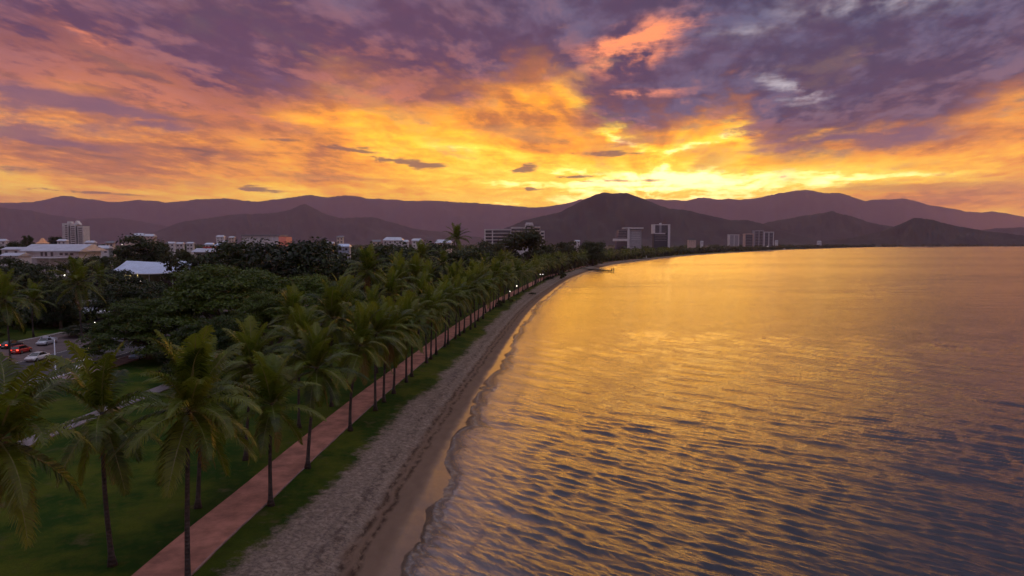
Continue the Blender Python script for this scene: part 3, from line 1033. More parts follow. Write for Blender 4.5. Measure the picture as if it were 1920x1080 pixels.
def trunk_mesh(h, lean, seed, r0=0.17, seg=14):
    r = random.Random(seed)
    lx, ly = lean
    wob = r.uniform(-0.25, 0.25)
    pts, rad = [], []
    for i in range(seg + 1):
        u = i / seg
        pts.append((lx * u**1.6 + wob * math.sin(u * 3.1) * 0.6, ly * u**1.6 + wob * math.sin(u * 2.4), h * u))
        rad.append(r0 * (1.0 - 0.38 * u) + 0.16 * math.exp(-u * h / 0.45) + (0.05 if i == seg else 0))
    return MB().tube(pts, rad, 9).mesh('trunk', mat_trunk, True), Vector(pts[-1])


ORD = ['first', 'second', 'third', 'fourth', 'fifth', 'sixth', 'seventh', 'eighth', 'ninth', 'tenth', 'eleventh', 'twelfth', 'thirteenth', 'fourteenth',
       'fifteenth', 'sixteenth', 'seventeenth', 'eighteenth', 'nineteenth', 'twentieth']
ORD += ['twenty-' + w for w in ORD[:9]] + ['thirtieth'] + ['thirty-' + w for w in ORD[:9]] + ['fortieth'] + ['forty-' + w for w in ORD[:9]] + ['fiftieth'] \
    + ['fifty-' + w for w in ORD[:9]] + ['sixtieth'] + ['sixty-' + w for w in ORD[:9]] + ['seventieth'] + ['seventy-' + w for w in ORD[:9]] + ['eightieth']


def palm(x, y, h, label, group, seed, detail, lean=(0, 0), size=1.0, z=None, nfr=24, az0=None, dry=2, coco=0, e0=0):
    r = random.Random(seed * 13 + 5)
    zg = LAWN - 0.1 if z is None else z
    root = tag(empty('coconut_palm', (x, y, zg)), label, 'palm tree', group)
    tm, top = trunk_mesh(h, lean, seed, seg=14 if detail > 1 else 7)
    link_mesh('trunk', tm, root)
    if detail == 0:
        link_mesh('crown', CROWN[seed % 5], root, loc=top, rot=(r.uniform(-0.08, 0.08), r.uniform(-0.08, 0.08), r.uniform(0, 6.28)), scale=size * r.uniform(0.92, 1.1))
        return root
    lib = FR_NEAR if detail == 2 else FR_MID
    a0 = r.uniform(0, 6.28) if az0 is None else az0
    nfr = int(nfr * r.uniform(0.80, 1.15))
    tx, ty = lean[1] * -0.10 + r.uniform(-0.12, 0.12), lean[0] * 0.10 + r.uniform(-0.12, 0.12)      # the head leans with the trunk
    zs = r.uniform(0.84, 1.10)
    bend = r.uniform(0.82, 1.12)
    for k in range(nfr):
        u = (k / nfr) ** bend
        e = ELEV[min(7, e0 + int((8 - e0) * u ** 1.05))]
        link_mesh('frond', lib[e][r.randrange(2)], root, loc=top + Vector((0, 0, -0.35 * u)),
                  rot=Matrix.Rotation(tx, 3, 'X').to_4x4().to_3x3() @ Matrix.Rotation(ty, 3, 'Y') @ Matrix.Rotation(a0 + k * 2.39996 + r.uniform(-0.3, 0.3), 3, 'Z') @ Matrix.Rotation(r.uniform(-0.12, 0.12), 3, 'Y'), scale=[q_ * size for q_ in (r.uniform(0.80, 1.10), r.uniform(0.8, 1.1), zs * r.uniform(0.9, 1.1))])
    for k in range(dry):
        link_mesh('frond', FR_DRY[k % 2], root, loc=top + Vector((0, 0, -0.5)), rot=(0, r.uniform(-0.1, 0.2), r.uniform(0, 6.28)), scale=size * r.uniform(0.7, 0.95))
    for k in range(coco):
        a = r.uniform(0, 6.28)
        link_mesh('coconut', COCO, root, loc=top + Vector((0.27 * math.cos(a), 0.27 * math.sin(a), -0.35 - 0.35 * r.random())), rot=(r.uniform(-1, 1), r.uniform(-1, 1), 0), scale=r.uniform(0.85, 1.15))
    return root


_bm = bmesh.new()
bmesh.ops.create_icosphere(_bm, subdivisions=1, radius=0.13)
for v_ in _bm.verts: v_.co.z *= 1.25
COCO = bpy.data.meshes.new('coconut'); _bm.to_mesh(COCO); _bm.free(); COCO.materials.append(mat_coconut)

GRP_SEA, GRP_LAND = 'palms on the beach side of the red path', 'palms on the lawn side of the red path'
# (base pixel x, y, crown height in metres, lean)
sea_row = [(353, 1108, 11.0, (0.2, 0.4)), (508, 948, 8.2, (0.25, 0)), (577, 878, 9.3, (0.9, 0.4)), (657, 808, 9.6, (1.3, 0)), (704, 770, 9.7, (0.2, 0)), (720, 754, 8.8, (0.6, 0.5)),
           (738, 738, 9.3, (0.2, 0)), (762, 717, 8.6, (0.3, 0)), (772, 706, 9.2, (0.2, 0)), (800, 681, 9.5, (0.2, 0)), (808, 674, 8.6, (0.3, 0)), (818, 665, 9.4, (0.2, 0)),
           (834, 651, 9.2, (0.1, 0)), (840, 646, 9.8, (0.2, 0)), (854, 636, 9.5, (0.2, 0)), (862, 630, 9.0, (0.2, 0)), (870, 624, 9.8, (0.1, 0))]
first_words = {0: 'tallest coconut palm with trunk cut by the bottom edge, right of the lawn', 1: 'short coconut palm whose head hangs over the red path, foreground',
               2: 'coconut palm leaning over the path just behind the short foreground palm', 3: 'coconut palm with a slanting trunk beside the red path, fourth from the front'}
n_sea = 0
last = None
for i, (px, py, h, ln) in enumerate(sea_row):
    g = G(px, py, LAWN - 0.12)
    lab = first_words.get(i, '%s coconut palm from the front in the row along the beach edge' % ORD[i])
    palm(g.x, g.y, h, lab, GRP_SEA, 40 + i, 2 if i < 9 else 1, ln, size=1.0 if i else 0.98, nfr=25 if i < 4 else 23, coco=7 if i in (0, 1, 3) else 0, dry=3 if i < 6 else 1)
    last = g
y = last.y + 5.0
i = len(sea_row)
rr = random.Random(3)
while y < 470 and i < 75:
    X, Y = inland(shore_t(y), 11.4 + rr.uniform(-1.3, 1.0))
    palm(float(X), float(Y), rr.uniform(7.6, 11.2), '%s coconut palm from the front in the row along the beach edge' % ORD[i], GRP_SEA, 90 + i, 1 if y < 260 else 0, (rr.uniform(-0.6, 1.0), rr.uniform(-0.7, 0.7)), rr.uniform(0.82, 1.08), nfr=22, dry=1)
    y += rr.uniform(3.8, 8.0)
    i += 1

# lawn side
land_row = [(-30, 1330, 11.2, (0.3, 0.5), 1.08), (211, 1061, 10.0, (-0.3, 0.2), 1.02), (371, 953, 9.2, (0.5, 0), 0.9)]
words = ['large palm cut by the left edge with fronds reaching into the foreground', 'slender sparse coconut palm standing alone on the near lawn', 'palm trunk half hidden behind the tallest foreground palm']
for i, (px, py, h, ln, sz) in enumerate(land_row):
    if i == 0:
        g = Vector((-25.4, 33.0, 0))
    else:
        g = G(px, py, LAWN - 0.1)
    palm(g.x, g.y, h, words[i], GRP_LAND, 200 + i, 2, ln, sz, nfr=(28, 17, 18)[i], dry=(4, 2, 2)[i], coco=(6, 0, 0)[i], e0=(1, 0, 1)[i])
y = 64.0
i = 3
rr = random.Random(11)
while y < 330 and i < 60:
    X, Y = inland(shore_t(y), 18.2 + rr.uniform(-1.2, 2.2))
    h = np.interp(y, [60, 75, 100, 130, 200, 330], [8.6, 9.4, 10.6, 11.4, 11.4, 11.0]) + rr.uniform(-1.8, 2.2)
    palm(float(X), float(Y), h, '%s coconut palm from the front in the lawn row beside the red path' % ORD[i], GRP_LAND, 230 + i, 2 if y < 95 else (1 if y < 210 else 0), (rr.uniform(-0.6, 0.9), rr.uniform(-0.5, 0.5)), rr.uniform(0.95, 1.12), nfr=22, dry=1)
    y += rr.uniform(9.0, 13.0)
    i += 1
# single palms farther back in the park and by the road
singles = [((688, 505), 118, 'tall palm standing above the others behind the path rows', 1.05, 1), ((545, 590), 96, 'palm rising in front of the spreading rain tree', 1.0, 1),
           ((150, 528), 142, 'big-headed palm by the service lane before the pale roofs', 1.32, 1), ((14, 560), 116, 'palm at the left edge beside the road above the red car', 1.15, 1),
           ((858, 446), 300, 'tall lone palm silhouetted against the hills above the tree line', 1.5, 1), ((60, 560), 150, 'palm behind the road at left, between the two larger palms', 1.0, 1),
           ((790, 478), 190, 'palm showing its head above the trees near the path bend', 1.05, 1), ((185, 520), 190, 'dark palm behind the big-headed palm by the lane', 1.1, 0),
           ((755, 505), 150, 'palm beside the tall one, back from the path', 1.05, 1), ((830, 492), 215, 'palm among the dark trees back from the beach', 1.0, 0)]
for k, ((px, py), Yd, lab, sz, det) in enumerate(singles):
    p = A(px, py, Yd)
    palm(p.x, p.y, max(p.z - LAWN, 4), lab, 'single palms in the park and along the road', 330 + k, det, (rr.uniform(-0.5, 0.5), 0), sz, nfr=24, dry=1)

# ------------------------------------------------------------------ broad trees
def leaf_cards(centres, normals, size, r, flat=0.5):
    """one quad for each leaf clump, roughly facing its normal"""
    n = len(centres)
    nn = normals + r.normal(0, flat, (n, 3)); nn /= np.linalg.norm(nn, axis=1)[:, None]
    h = r.normal(0, 1, (n, 3)); u_ = np.cross(nn, h); u_ /= np.linalg.norm(u_, axis=1)[:, None]
    w_ = np.cross(nn, u_)
    sz = size * r.uniform(0.55, 1.35, n)[:, None]
    el = r.uniform(0.5, 0.9, n)[:, None]
    a = centres - u_ * sz; c = centres + u_ * sz
    b = centres - w_ * sz * el + nn * sz * 0.15; d = centres + w_ * sz * el + nn * sz * 0.15
    V = np.stack([a, b, c, d], 1).reshape(-1, 3)
    F_ = np.arange(4 * n).reshape(n, 4)
    return V, F_


def crown_mesh(seed, kind, mat, nl, size, lobes):
    """foliage of a unit tree: radius 1, crown from z = 0 upward; size is the leaf-clump size in crown radii"""
    r = np.random.default_rng(seed)
    C, Nn = [], []
    pads = []
    for k in range(lobes):
        a = r.uniform(0, 2 * math.pi)
        if kind == 'umbrella':
            q = math.sqrt(r.random()) * 0.90
            zc = 0.90 * (1 - (q / 0.98)**2.4) + r.uniform(-0.17, 0.06) + 0.02
            rad = np.array([0.215, 0.215, 0.072]) * r.uniform(0.5, 1.35)
        else:
            q = r.random()**0.55 * 0.80
            top = math.sqrt(max(0, 1 - q**2))
            zc = (0.10 + 0.98 * r.random()**0.8 * top) * 0.90
            rad = np.array([0.30, 0.30, 0.20]) * r.uniform(0.4, 1.25)
        pads.append((np.array([q * math.cos(a), q * math.sin(a), zc]), rad))
    per = nl // lobes
    for c, rad in pads:
        d = r.normal(0, 1, (per, 3)); d /= np.linalg.norm(d, axis=1)[:, None]
        d[:, 2] = np.where(d[:, 2] < -0.25, -d[:, 2] * 0.6, d[:, 2])
        rr_ = r.uniform(0.55, 1.08, per)[:, None]
        C.append(c + d * rad * rr_)
        nn = d / rad; nn /= np.linalg.norm(nn, axis=1)[:, None]
        Nn.append(nn * 0.7 + np.array([0, 0, 0.5]))
    V, F_ = leaf_cards(np.concatenate(C), np.concatenate(Nn), size, r, 0.45)
    return mesh_np('crown', V, F_, [mat], False), pads


def limb_mesh(pads, seed, height, radius, base_r):
    """trunk and limbs in metres, limbs reaching the crown's pads"""
    r = random.Random(seed)
    mb = MB()
    fork = height * 0.30
    mb.tube([(0, 0, -0.3), (0.1, 0, fork * 0.5), (0.05, 0.1, fork)], [base_r * 1.5, base_r, base_r * 0.85], 9)
    for c, rad in sorted(pads, key=lambda p: r.random())[:9]:
        e = Vector((c[0] * radius, c[1] * radius, fork * 0.9 + c[2] * (height - fork)))
        m_ = Vector((e.x * 0.45, e.y * 0.45, fork + (e.z - fork) * 0.45 + 0.4))
        mb.tube([(0.05, 0.1, fork * 0.93), m_, e], [base_r * 0.55, base_r * 0.32, base_r * 0.12], 6)
    return mb.mesh('trunk', mat_bark, True)


CRV = {'fig': [crown_mesh(900 + k, 'round', mat_tree_a, 9000, 0.034, 46) for k in range(3)],
       'rain': [crown_mesh(920 + k, 'umbrella', mat_tree_b, 50000, 0.0160, 155) for k in range(2)],
       'olive': [crown_mesh(940 + k, 'round', mat_tree_c, 6000, 0.042, 34) for k in range(2)],
       'small': [crown_mesh(960 + k, 'round', mat_tree_a, 1500, 0.085, 16) for k in range(3)]}


def tree(name, label, px, py_top, Yd, wpx, kind, seed, group, squash=None):
    """broad tree: centre column and crown top as seen, its depth, and its crown width in photograph pixels"""
    p = A(px, py_top, Yd)
    rad = wpx / 2 * Yd / FPX
    H = p.z - LAWN
    root = tag(empty(name, (p.x, p.y, LAWN - 0.05), random.Random(seed).uniform(0, 6.28)), label, 'tree', group)
    me, pads = CRV[kind][seed % len(CRV[kind])]
    frac = {'rain': 0.93, 'fig': 0.86, 'olive': 0.84, 'small': 0.88}[kind]
    zs = H * frac / (1.0 if kind == 'rain' else 1.05)
    zs = min(zs, rad * (1.3 if kind == 'rain' else 1.6))
    z0 = H - zs * (1.0 if kind == 'rain' else 1.05)
    link_mesh('trunk', limb_mesh([(c * np.array([1, 1, 1.0]), q) for c, q in pads], seed, H * 0.86, rad, min(0.75, 0.025 * H + 0.12)), root)
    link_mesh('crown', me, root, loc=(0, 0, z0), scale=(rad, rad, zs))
    return root


GT = 'broad trees of the park and town'
TREES = [
    ('rain_tree', 'wide layered rain tree with bright green top, left of the path palms', 425, 492, 130, 330, 'rain', 1),
    ('rain_tree', 'rain tree with drooping layers right of the widest one', 590, 515, 150, 200, 'rain', 2),
    ('rain_tree', 'low dark spreading tree between the road and the widest rain tree', 275, 555, 122, 210, 'rain', 3),
    ('shade_tree', 'huge dark tree left of centre rising above the town roofs', 550, 440, 205, 220, 'fig', 4),
    ('shade_tree', 'dark tree to the left of the huge one, before the long white roof', 445, 449, 225, 150, 'fig', 5),
    ('shade_tree', 'dark tree filling the gap right of the huge one', 640, 478, 195, 110, 'fig', 6),
    ('shade_tree', 'dark tree under the white hill houses, left of the lone tall palm', 730, 449, 250, 160, 'fig', 7),
    ('shade_tree', 'dark tree below the lone tall palm', 835, 453, 280, 140, 'fig', 8),
    ('shade_tree', 'round olive tree before the long apartment block', 985, 431, 430, 110, 'olive', 9),
    ('shade_tree', 'tree shoulder left of the round olive tree', 915, 452, 400, 100, 'olive', 10),
    ('shade_tree', 'bushy tree behind the wavy blue roof, left side', 272, 440, 390, 118, 'fig', 11),
    ('shade_tree', 'olive tree standing before the right part of the wavy roof', 338, 467, 265, 74, 'olive', 12),
    ('shade_tree', 'dark tree at the left edge below the pale roofs', 50, 488, 215, 130, 'fig', 13),
    ('shade_tree', 'dark tree between the pale roofs and the wavy blue roof', 215, 505, 240, 110, 'fig', 14),
    ('shade_tree', 'small dark round tree left of the apartment tower', 52, 440, 640, 26, 'fig', 15),
    ('shade_tree', 'flat dark tree just left of the apartment tower', 104, 441, 700, 36, 'fig', 16),
    ('shade_tree', 'dark tree right behind the red and white roof', 430, 455, 380, 60, 'fig', 17),
    ('shade_tree', 'tree mass right of the round olive tree above the beach palms', 1065, 452, 560, 70, 'olive', 18),
    ('shade_tree', 'dark rounded tree above the far beach palms, left of the slab tower', 1112, 449, 640, 60, 'fig', 19),
    ('shade_tree', 'tree behind the shoulder of the beach near the small jetty', 1015, 462, 440, 70, 'fig', 20),
    ('shade_tree', 'dark street tree over the parked cars under the rain tree', 330, 640, 100, 90, 'fig', 21),
    ('shade_tree', 'roadside hedge tree behind the white utility vehicle', 165, 606, 152, 90, 'fig', 22),
    ('shade_tree', 'tree between the two rows of roofs at far left', 15, 452, 420, 60, 'fig', 23),
    ('shade_tree', 'tree below the hill houses, right of the blue-walled house', 690, 460, 330, 70, 'fig', 24),
    ('shade_tree', 'bushy crown behind the tall palm of the path rows', 770, 478, 215, 110, 'fig', 25),
    ('shade_tree', 'dark crown behind the beach palms at the path bend', 900, 470, 310, 90, 'fig', 26),
    ('shade_tree', 'crown left of the blue-walled house', 610, 446, 420, 60, 'fig', 27),
    ('shade_tree', 'dark tree hiding the shopfront right of the big-headed palm', 240, 528, 160, 130, 'fig', 29),
    ('shade_tree', 'dark tree hiding the shopfront left of the big-headed palm', 112, 545, 165, 80, 'fig', 30),
    ('shade_tree', 'dark tree behind the queueing cars, left of the widest rain tree', 312, 530, 168, 110, 'fig', 41),
    ('rain_tree', 'rain tree filling the gap between the widest one and the lawn palms', 505, 545, 112, 170, 'rain', 31),
    ('rain_tree', 'rain tree behind the lawn palms near the middle of the rows', 640, 535, 145, 150, 'rain', 32),
    ('rain_tree', 'shadowy rain tree low behind the tallest foreground palm', 400, 590, 98, 190, 'rain', 33),
    ('shade_tree', 'dark tree behind the tall palm of the rows, right of the huge one', 705, 500, 185, 120, 'fig', 34),
    ('shade_tree', 'dark tree before the left end of the long pale hall', 30, 481, 265, 90, 'fig', 35),
    ('shade_tree', 'dark tree before the right end of the long pale hall', 145, 479, 270, 70, 'fig', 36),
    ('shade_tree', 'dark tree between the hall and the pavilion, above the lane', 190, 475, 300, 60, 'fig', 37),
    ('shade_tree', 'dark tree right of the pavilion roof, before the shop', 385, 478, 270, 60, 'fig', 38),
    ('shade_tree', 'dark tree under the red and white roof, left of the huge one', 470, 480, 240, 90, 'fig', 39),
    ('shade_tree', 'dark tree among the palms right of the lone shadowy crown', 815, 490, 240, 90, 'fig', 40),
    ('shade_tree', 'dark tree left of the big-headed palm near the lane', 100, 520, 170, 90, 'fig', 28),
]
for (nm, lab, px, pt, Yd, w, kd, sd0) in TREES:
    tree(nm, lab, px, pt, Yd, w, kd, sd0, GT)

# ------------------------------------------------------------------ far woods: the tree cover of town, coast and far shore, one mass
def wood(name, label, pts, seed, per=70, mat=mat_tree_a, fine=0.20):
    r = np.random.default_rng(seed)
    V, Fq, nb_ = [], [], 0
    for x, y, h, w in pts:
        dd = math.hypot(x, y)
        k = per
        d = r.normal(0, 1, (k, 3)); d /= np.linalg.norm(d, axis=1)[:, None]
        d[:, 2] = abs(d[:, 2])
        lum = 1 + 0.35 * np.sin(d[:, :1] * 5 + r.uniform(0, 6)) * np.cos(d[:, 1:2] * 4 + r.uniform(0, 6))
        c = d * lum * np.array([w, w, h * 0.62]) * r.uniform(0.75, 1.0, (k, 1)) + np.array([x, y, LAWN + h * 0.36])
        v, f = leaf_cards(c, d + np.array([0, 0, 0.4]), w * fine, r, 0.4)
        # a skirt of foliage to the ground
        c2 = np.stack([np.cos(a_ := r.uniform(0, 6.28, 14)) * w * 0.8 + x, np.sin(a_) * w * 0.8 + y, LAWN + r.uniform(0, 0.4, 14) * h], 1)
        v2, f2 = leaf_cards(c2, np.stack([np.cos(a_), np.sin(a_), a_ * 0], 1), w * 0.26, r, 0.3)
        V += [v, v2]; Fq += [f + nb_, f2 + nb_ + len(v)]; nb_ += len(v) + len(v2)
    me = mesh_np(name, np.concatenate(V), np.concatenate(Fq), [mat], False)
    return tag(link_mesh(name, me), label, 'woodland', kind='stuff')


r = np.random.default_rng(5)
town = []
while len(town) < 1150:
    Yd = 330 * (4200 / 330) ** r.random()
    u_ = r.uniform(-0.86, 0.62)
    x = u_ * Yd
    s = float(sdist([x], [Yd])[0])
    if s < 60: continue
    if -0.75 < u_ < -0.40 and Yd < 480: continue
    h = r.uniform(8, 15) if Yd < 900 else r.uniform(9, 17)
    town.append((x, Yd, min(h, 21 - Yd * 0.0006), r.uniform(5, 9) * (1 + Yd / 2500)))
near_town = []
while len(near_town) < 260:
    Yd = r.uniform(150, 480); u_ = r.uniform(-0.80, -0.06); x = u_ * Yd
    if x > -22 - 0 * Yd and Yd < 300: continue
    s = float(sdist([x], [Yd])[0])
    if s < 34 or (-106 < x < -62 and Yd < 250) or (Yd < 250 and x > -62 and Yd < 175): continue
    if abs(x + 0.515 * Yd) < 34 and Yd < 322: h = r.uniform(4, 6.5)
    elif -0.76 < u_ < -0.58 and Yd < 335: h = r.uniform(5, 9)
    else: h = r.uniform(9, 15)
    if abs(x + 0.515 * 322) < 24 and 312 < Yd < 345: continue
    if -0.74 < u_ < -0.58 and 318 < Yd < 356: continue
    near_town.append((x, Yd, h, r.uniform(4.0, 6.5)))
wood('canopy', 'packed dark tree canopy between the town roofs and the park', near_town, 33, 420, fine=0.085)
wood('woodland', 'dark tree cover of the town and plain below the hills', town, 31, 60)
coast = []
for k in range(520):
    t_ = float(shore_t(460)) + (float(slen[-1]) - float(shore_t(460))) * r.random() ** 1.9 * 0.9
    sI = r.uniform(13, 60) if k % 3 else r.uniform(12, 22)
    X, Y = inland(t_, sI * (1 + t_ / 4000))
    if Y < 440: continue
    coast.append((float(X), float(Y), r.uniform(7.5, 12.0) + float(Y) / 900, r.uniform(4, 7) * (1 + float(Y) / 2600)))
wood('shore_woodland', 'band of trees along the far curve of the shore', coast, 37, 80, mat_tree_c)
# palms of the far beach that can still be told apart
rr = random.Random(17)
y, i = 475.0, 0
while y < 1150 and i < 70:
    X, Y = inland(shore_t(y), 13 + rr.uniform(-1.5, 5))
    palm(float(X), float(Y), rr.uniform(8.0, 10.5), 'small coconut palm in the far beach row beyond the jetty', 'palms of the far beach row', 400 + i, 0, (0, 0), 1.05)
    y += rr.uniform(7, 13)
    i += 1

# dark shrubs on the upper beach
def shrub(px, py, w, h, label, k):
    g = G(px, py, LAWN - 0.3)
    root = tag(empty('beach_shrub', g), label, 'shrub', 'dark shrubs on the upper beach')
    link_mesh('stem', MB().tube([(0, 0, -0.2), (0.1, 0, h * 0.6)], [0.09, 0.05], 6).mesh('stem', mat_bark), root)
    link_mesh('foliage', CRV['small'][k % 3][0], root, loc=(0, 0, 0.1), scale=(w, w, h))


shrub(998, 553, 1.9, 1.1, 'low dark shrub alone on the sand below the lamps', 0)
shrub(936, 577, 1.5, 2.2, 'dark bush at the grass edge among the beach palms', 1)
shrub(1054, 524, 2.4, 4.6, 'tall dark bush at the end of the grass near the jetty', 2)
shrub(1030, 525, 3.2, 2.2, 'wide dark bush left of the tall one near the jetty', 0)
shrub(958, 566, 1.2, 0.7, 'small dark clump on the beach grass left of the lone shrub', 1)

# ------------------------------------------------------------------ buildings
mat_white = material('white_render', (0.66, 0.66, 0.68), 0.7, 0.12, 0.5)
mat_cream = material('cream_render', (0.66, 0.56, 0.47), 0.75, 0.1, 0.5)
mat_pinkwall = material('pale_pink_render', (0.62, 0.47, 0.42), 0.75, 0.1, 0.5)
mat_grey = material('grey_concrete', (0.36, 0.36, 0.40), 0.8, 0.12, 0.4)
mat_darkwall = material('dark_cladding', (0.075, 0.075, 0.09), 0.6, 0.2, 0.6)
mat_metalroof = material('pale_metal_roof', (0.50, 0.52, 0.60), 0.45, 0.1, 0.25, metal=0.25)
mat_blueroof = material('pale_blue_metal_roof', (0.52, 0.60, 0.76), 0.38, 0.1, 0.25, metal=0.3)
mat_redroof = material('red_roof', (0.42, 0.07, 0.05), 0.7, 0.2, 0.6)
mat_greyroof = material('grey_roof', (0.24, 0.24, 0.27), 0.7, 0.2, 0.6)
mat_glass = material('window_glass', (0.035, 0.042, 0.055), 0.12, 0.2, 1.0, spec=0.7)
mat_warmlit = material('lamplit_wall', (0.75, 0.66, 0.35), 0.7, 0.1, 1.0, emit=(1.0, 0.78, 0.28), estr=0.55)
mat_redlit = material('red_lit_wall', (0.55, 0.22, 0.18), 0.6, 0.1, 1.0, emit=(1.0, 0.25, 0.18), estr=0.08)  # red light on the hall's end wall, put in as emission
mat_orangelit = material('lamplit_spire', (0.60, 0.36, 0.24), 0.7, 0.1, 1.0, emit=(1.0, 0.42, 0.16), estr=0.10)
mat_lampglow = material('lamp_globe', (0.9, 0.9, 0.85), 0.4, 0.02, 1.0, emit=(1.0, 0.93, 0.78), estr=3.0)


def bx(parent, name, mat, x0, x1, y0, y1, z0, z1):
    return MB().box(x0, x1, y0, y1, z0, z1).build(name, mat, parent)


def at(px, Yd, rz=0.0):
    return (A(px, 450, Yd).x, Yd, LAWN - 0.05)


def wpx(w, Yd): return w * Yd / FPX
def zpx(py, Yd): return A(960, py, Yd).z - LAWN


def windows(parent, xs, zs, w, h, y, mat=None, proud=0.12):
    """a row and column of windows, each one its own part, set before the wall face at y"""
    frame = MB().box(-w / 2 - 0.12, w / 2 + 0.12, -proud, 0.3, -h / 2 - 0.12, h / 2 + 0.12).mesh('window', mat_grey)
    pane = MB().box(-w / 2, w / 2, -proud - 0.05, 0.05, -h / 2, h / 2).mesh('pane', mat or mat_glass)
    for z in zs:
        for x in xs:
            f = link_mesh('window', frame, parent, loc=(x, y, z))
            link_mesh('pane', pane, f)


def gable(parent, w, d, z0, z1, over=0.5, mat=None, hip=0.0):
    """pitched roof with its ridge along x, thick enough to have eaves"""
    x, y = w / 2 + over, d / 2 + over
    hx = x - hip
    v = [(-x, -y, z0), (x, -y, z0), (x, y, z0), (-x, y, z0), (-hx, 0, z1), (hx, 0, z1), (-x, -y, z0 - 0.25), (x, -y, z0 - 0.25), (x, y, z0 - 0.25), (-x, y, z0 - 0.25)]
    f = [(0, 1, 5, 4), (2, 3, 4, 5), (1, 2, 5), (3, 0, 4), (6, 9, 8, 7), (0, 6, 7, 1), (1, 7, 8, 2), (2, 8, 9, 3), (3, 9, 6, 0)]
    return MB().add(v, f).build('roof', mat or mat_metalroof, parent)


def house(px, py_top, Yd, w_px, label, wall=None, roofm=None, storeys=None, ratio=0.55, hip=0.3, rz=0.0):
    """pitched-roof house: ridge height, width and place as seen"""
    w = wpx(w_px, Yd); H = max(zpx(py_top, Yd), 5.0)
    rise = min(0.22 * w, H * 0.28, 3.0)
    d = w * ratio
    root = tag(empty('house', at(px, Yd), rz), label, 'house', 'houses of the town')
    bx(root, 'wall', wall or mat_white, -w / 2, w / 2, -d / 2, d / 2, 0, H - rise)
    gable(root, w, d, H - rise, H, 0.6, roofm, hip * w / 2)
    n = max(2, int(w / 4))
    xs = [(-0.5 + (k + 0.5) / n) * w for k in range(n)]
    lv = max(1, int((H - rise) / 3.2))
    windows(root, xs, [H - rise - 1.7 - 3.2 * k for k in range(min(lv, 2))], 1.3, 1.2, -d / 2)
    return root


# apartment tower at the left: three white bays with dark recesses
Yd = 900
T = tag(empty('apartment_tower', at(137, Yd), 0.0), 'white apartment tower with three vertical bays behind the left trees', 'building')
w = wpx(39, Yd); H = zpx(417, Yd)
b3 = w / 3
bx(T, 'core', mat_darkwall, -w / 2 + 1, w / 2 - 1, 2.0, 16, 0, H - 4)
for k, (x0, x1, top, m) in enumerate([(-w / 2, -w / 2 + b3 * 0.86, H - 1.0, mat_white), (-w / 2 + b3 * 1.12, w / 2 - b3 * 1.10, H - 2.5, mat_white), (w / 2 - b3 * 0.82, w / 2, H - 4.5, mat_white)]):
    bay = bx(T, 'bay', m, x0, x1, 0, 14, 0, top)
    nf = 13
    for f in range(nf):
        z = 8 + f * (top - 10) / nf
        bx(bay, 'window_band', mat_glass, x0 + (x1 - x0) * (0.16 if k else 0.50), x1 - (x1 - x0) * 0.16, -0.15, 0.1, z + 1.0, z + 2.2)
        bx(bay, 'balcony_slab', m, x0 + 0.3, x1 - 0.3, -1.0, 0.0, z - 0.15, z + 0.1)
bx(T, 'plant_room', mat_white, -w / 2 + 5, -w / 2 + 9.5, 3, 9, H - 1.0, H + 1.4)
MB().add([(x, y, z) for z, q in ((H - 2.5, 1), (H + 2.4, 0.05)) for x, y in ((2.6 - 4 * q, 4), (2.6 + 4 * q, 4), (2.6 + 4 * q, 10), (2.6 - 4 * q, 10))],
         [(0, 1, 5, 4), (1, 2, 6, 5), (2, 3, 7, 6), (3, 0, 4, 7), (4, 5, 6, 7)]).build('pitched_cap', mat_white, T)

# long pale building at left with a sloped metal roof and lower canopy
Yd = 330
B = tag(empty('hall_building', at(94, Yd)), 'long pale hall with sloping metal roof, left below the tower', 'building')
w = wpx(120, Yd); z_top, z_e, z_w = zpx(457.5, Yd), zpx(470, Yd), zpx(490, Yd)
bx(B, 'wall', mat_white, -w / 2 + 3.5, w / 2 - 2.0, 0, 18, 0, z_e - 0.3)
MB().add([(-w / 2 + 1.5, -2.0, z_e), (w / 2, -2.0, z_e), (w / 2 - 0.5, 9, z_top), (-w / 2 + 0.2, 9, z_top), (w / 2, 20, z_e), (-w / 2, 20, z_e),
          (-w / 2 + 1.5, -2.0, z_e - 0.4), (w / 2, -2.0, z_e - 0.4), (w / 2, 20, z_e - 0.4), (-w / 2, 20, z_e - 0.4)],
         [(0, 1, 2, 3), (3, 2, 4, 5), (0, 6, 7, 1), (1, 7, 8, 4, 2), (4, 8, 9, 5), (5, 9, 6, 0, 3), (6, 9, 8, 7)]).build('roof', mat_metalroof, B)
MB().add([(-w / 2 + 8, -6, z_w + 1.9), (w / 2 - 8, -6, z_w + 1.9), (w / 2 - 6, 0, z_e - 3.1), (-w / 2 + 7, 0, z_e - 3.1), (-w / 2 + 8, -6, z_w + 1.6), (w / 2 - 8, -6, z_w + 1.6), (w / 2 - 6, 0, z_e - 3.5), (-w / 2 + 7, 0, z_e - 3.5)],
         [(0, 1, 2, 3), (4, 7, 6, 5), (0, 4, 5, 1), (1, 5, 6, 2), (3, 7, 4, 0)]).build('canopy', mat_white, B)
windows(B, [-4.2, -2.2, 0.6], [z_e - 1.6], 1.0, 1.8, 0)
windows(B, [5.0, 7.5, 10.0], [z_e - 1.6], 1.4, 1.0, 0)
for k in range(5):
    MB().tube([(-w / 2 + 9 + k * (w - 18) / 4, -5.6, 0), (-w / 2 + 9 + k * (w - 18) / 4, -5.6, z_w + 1.7)], 0.15, 6).build('post', mat_white, B)
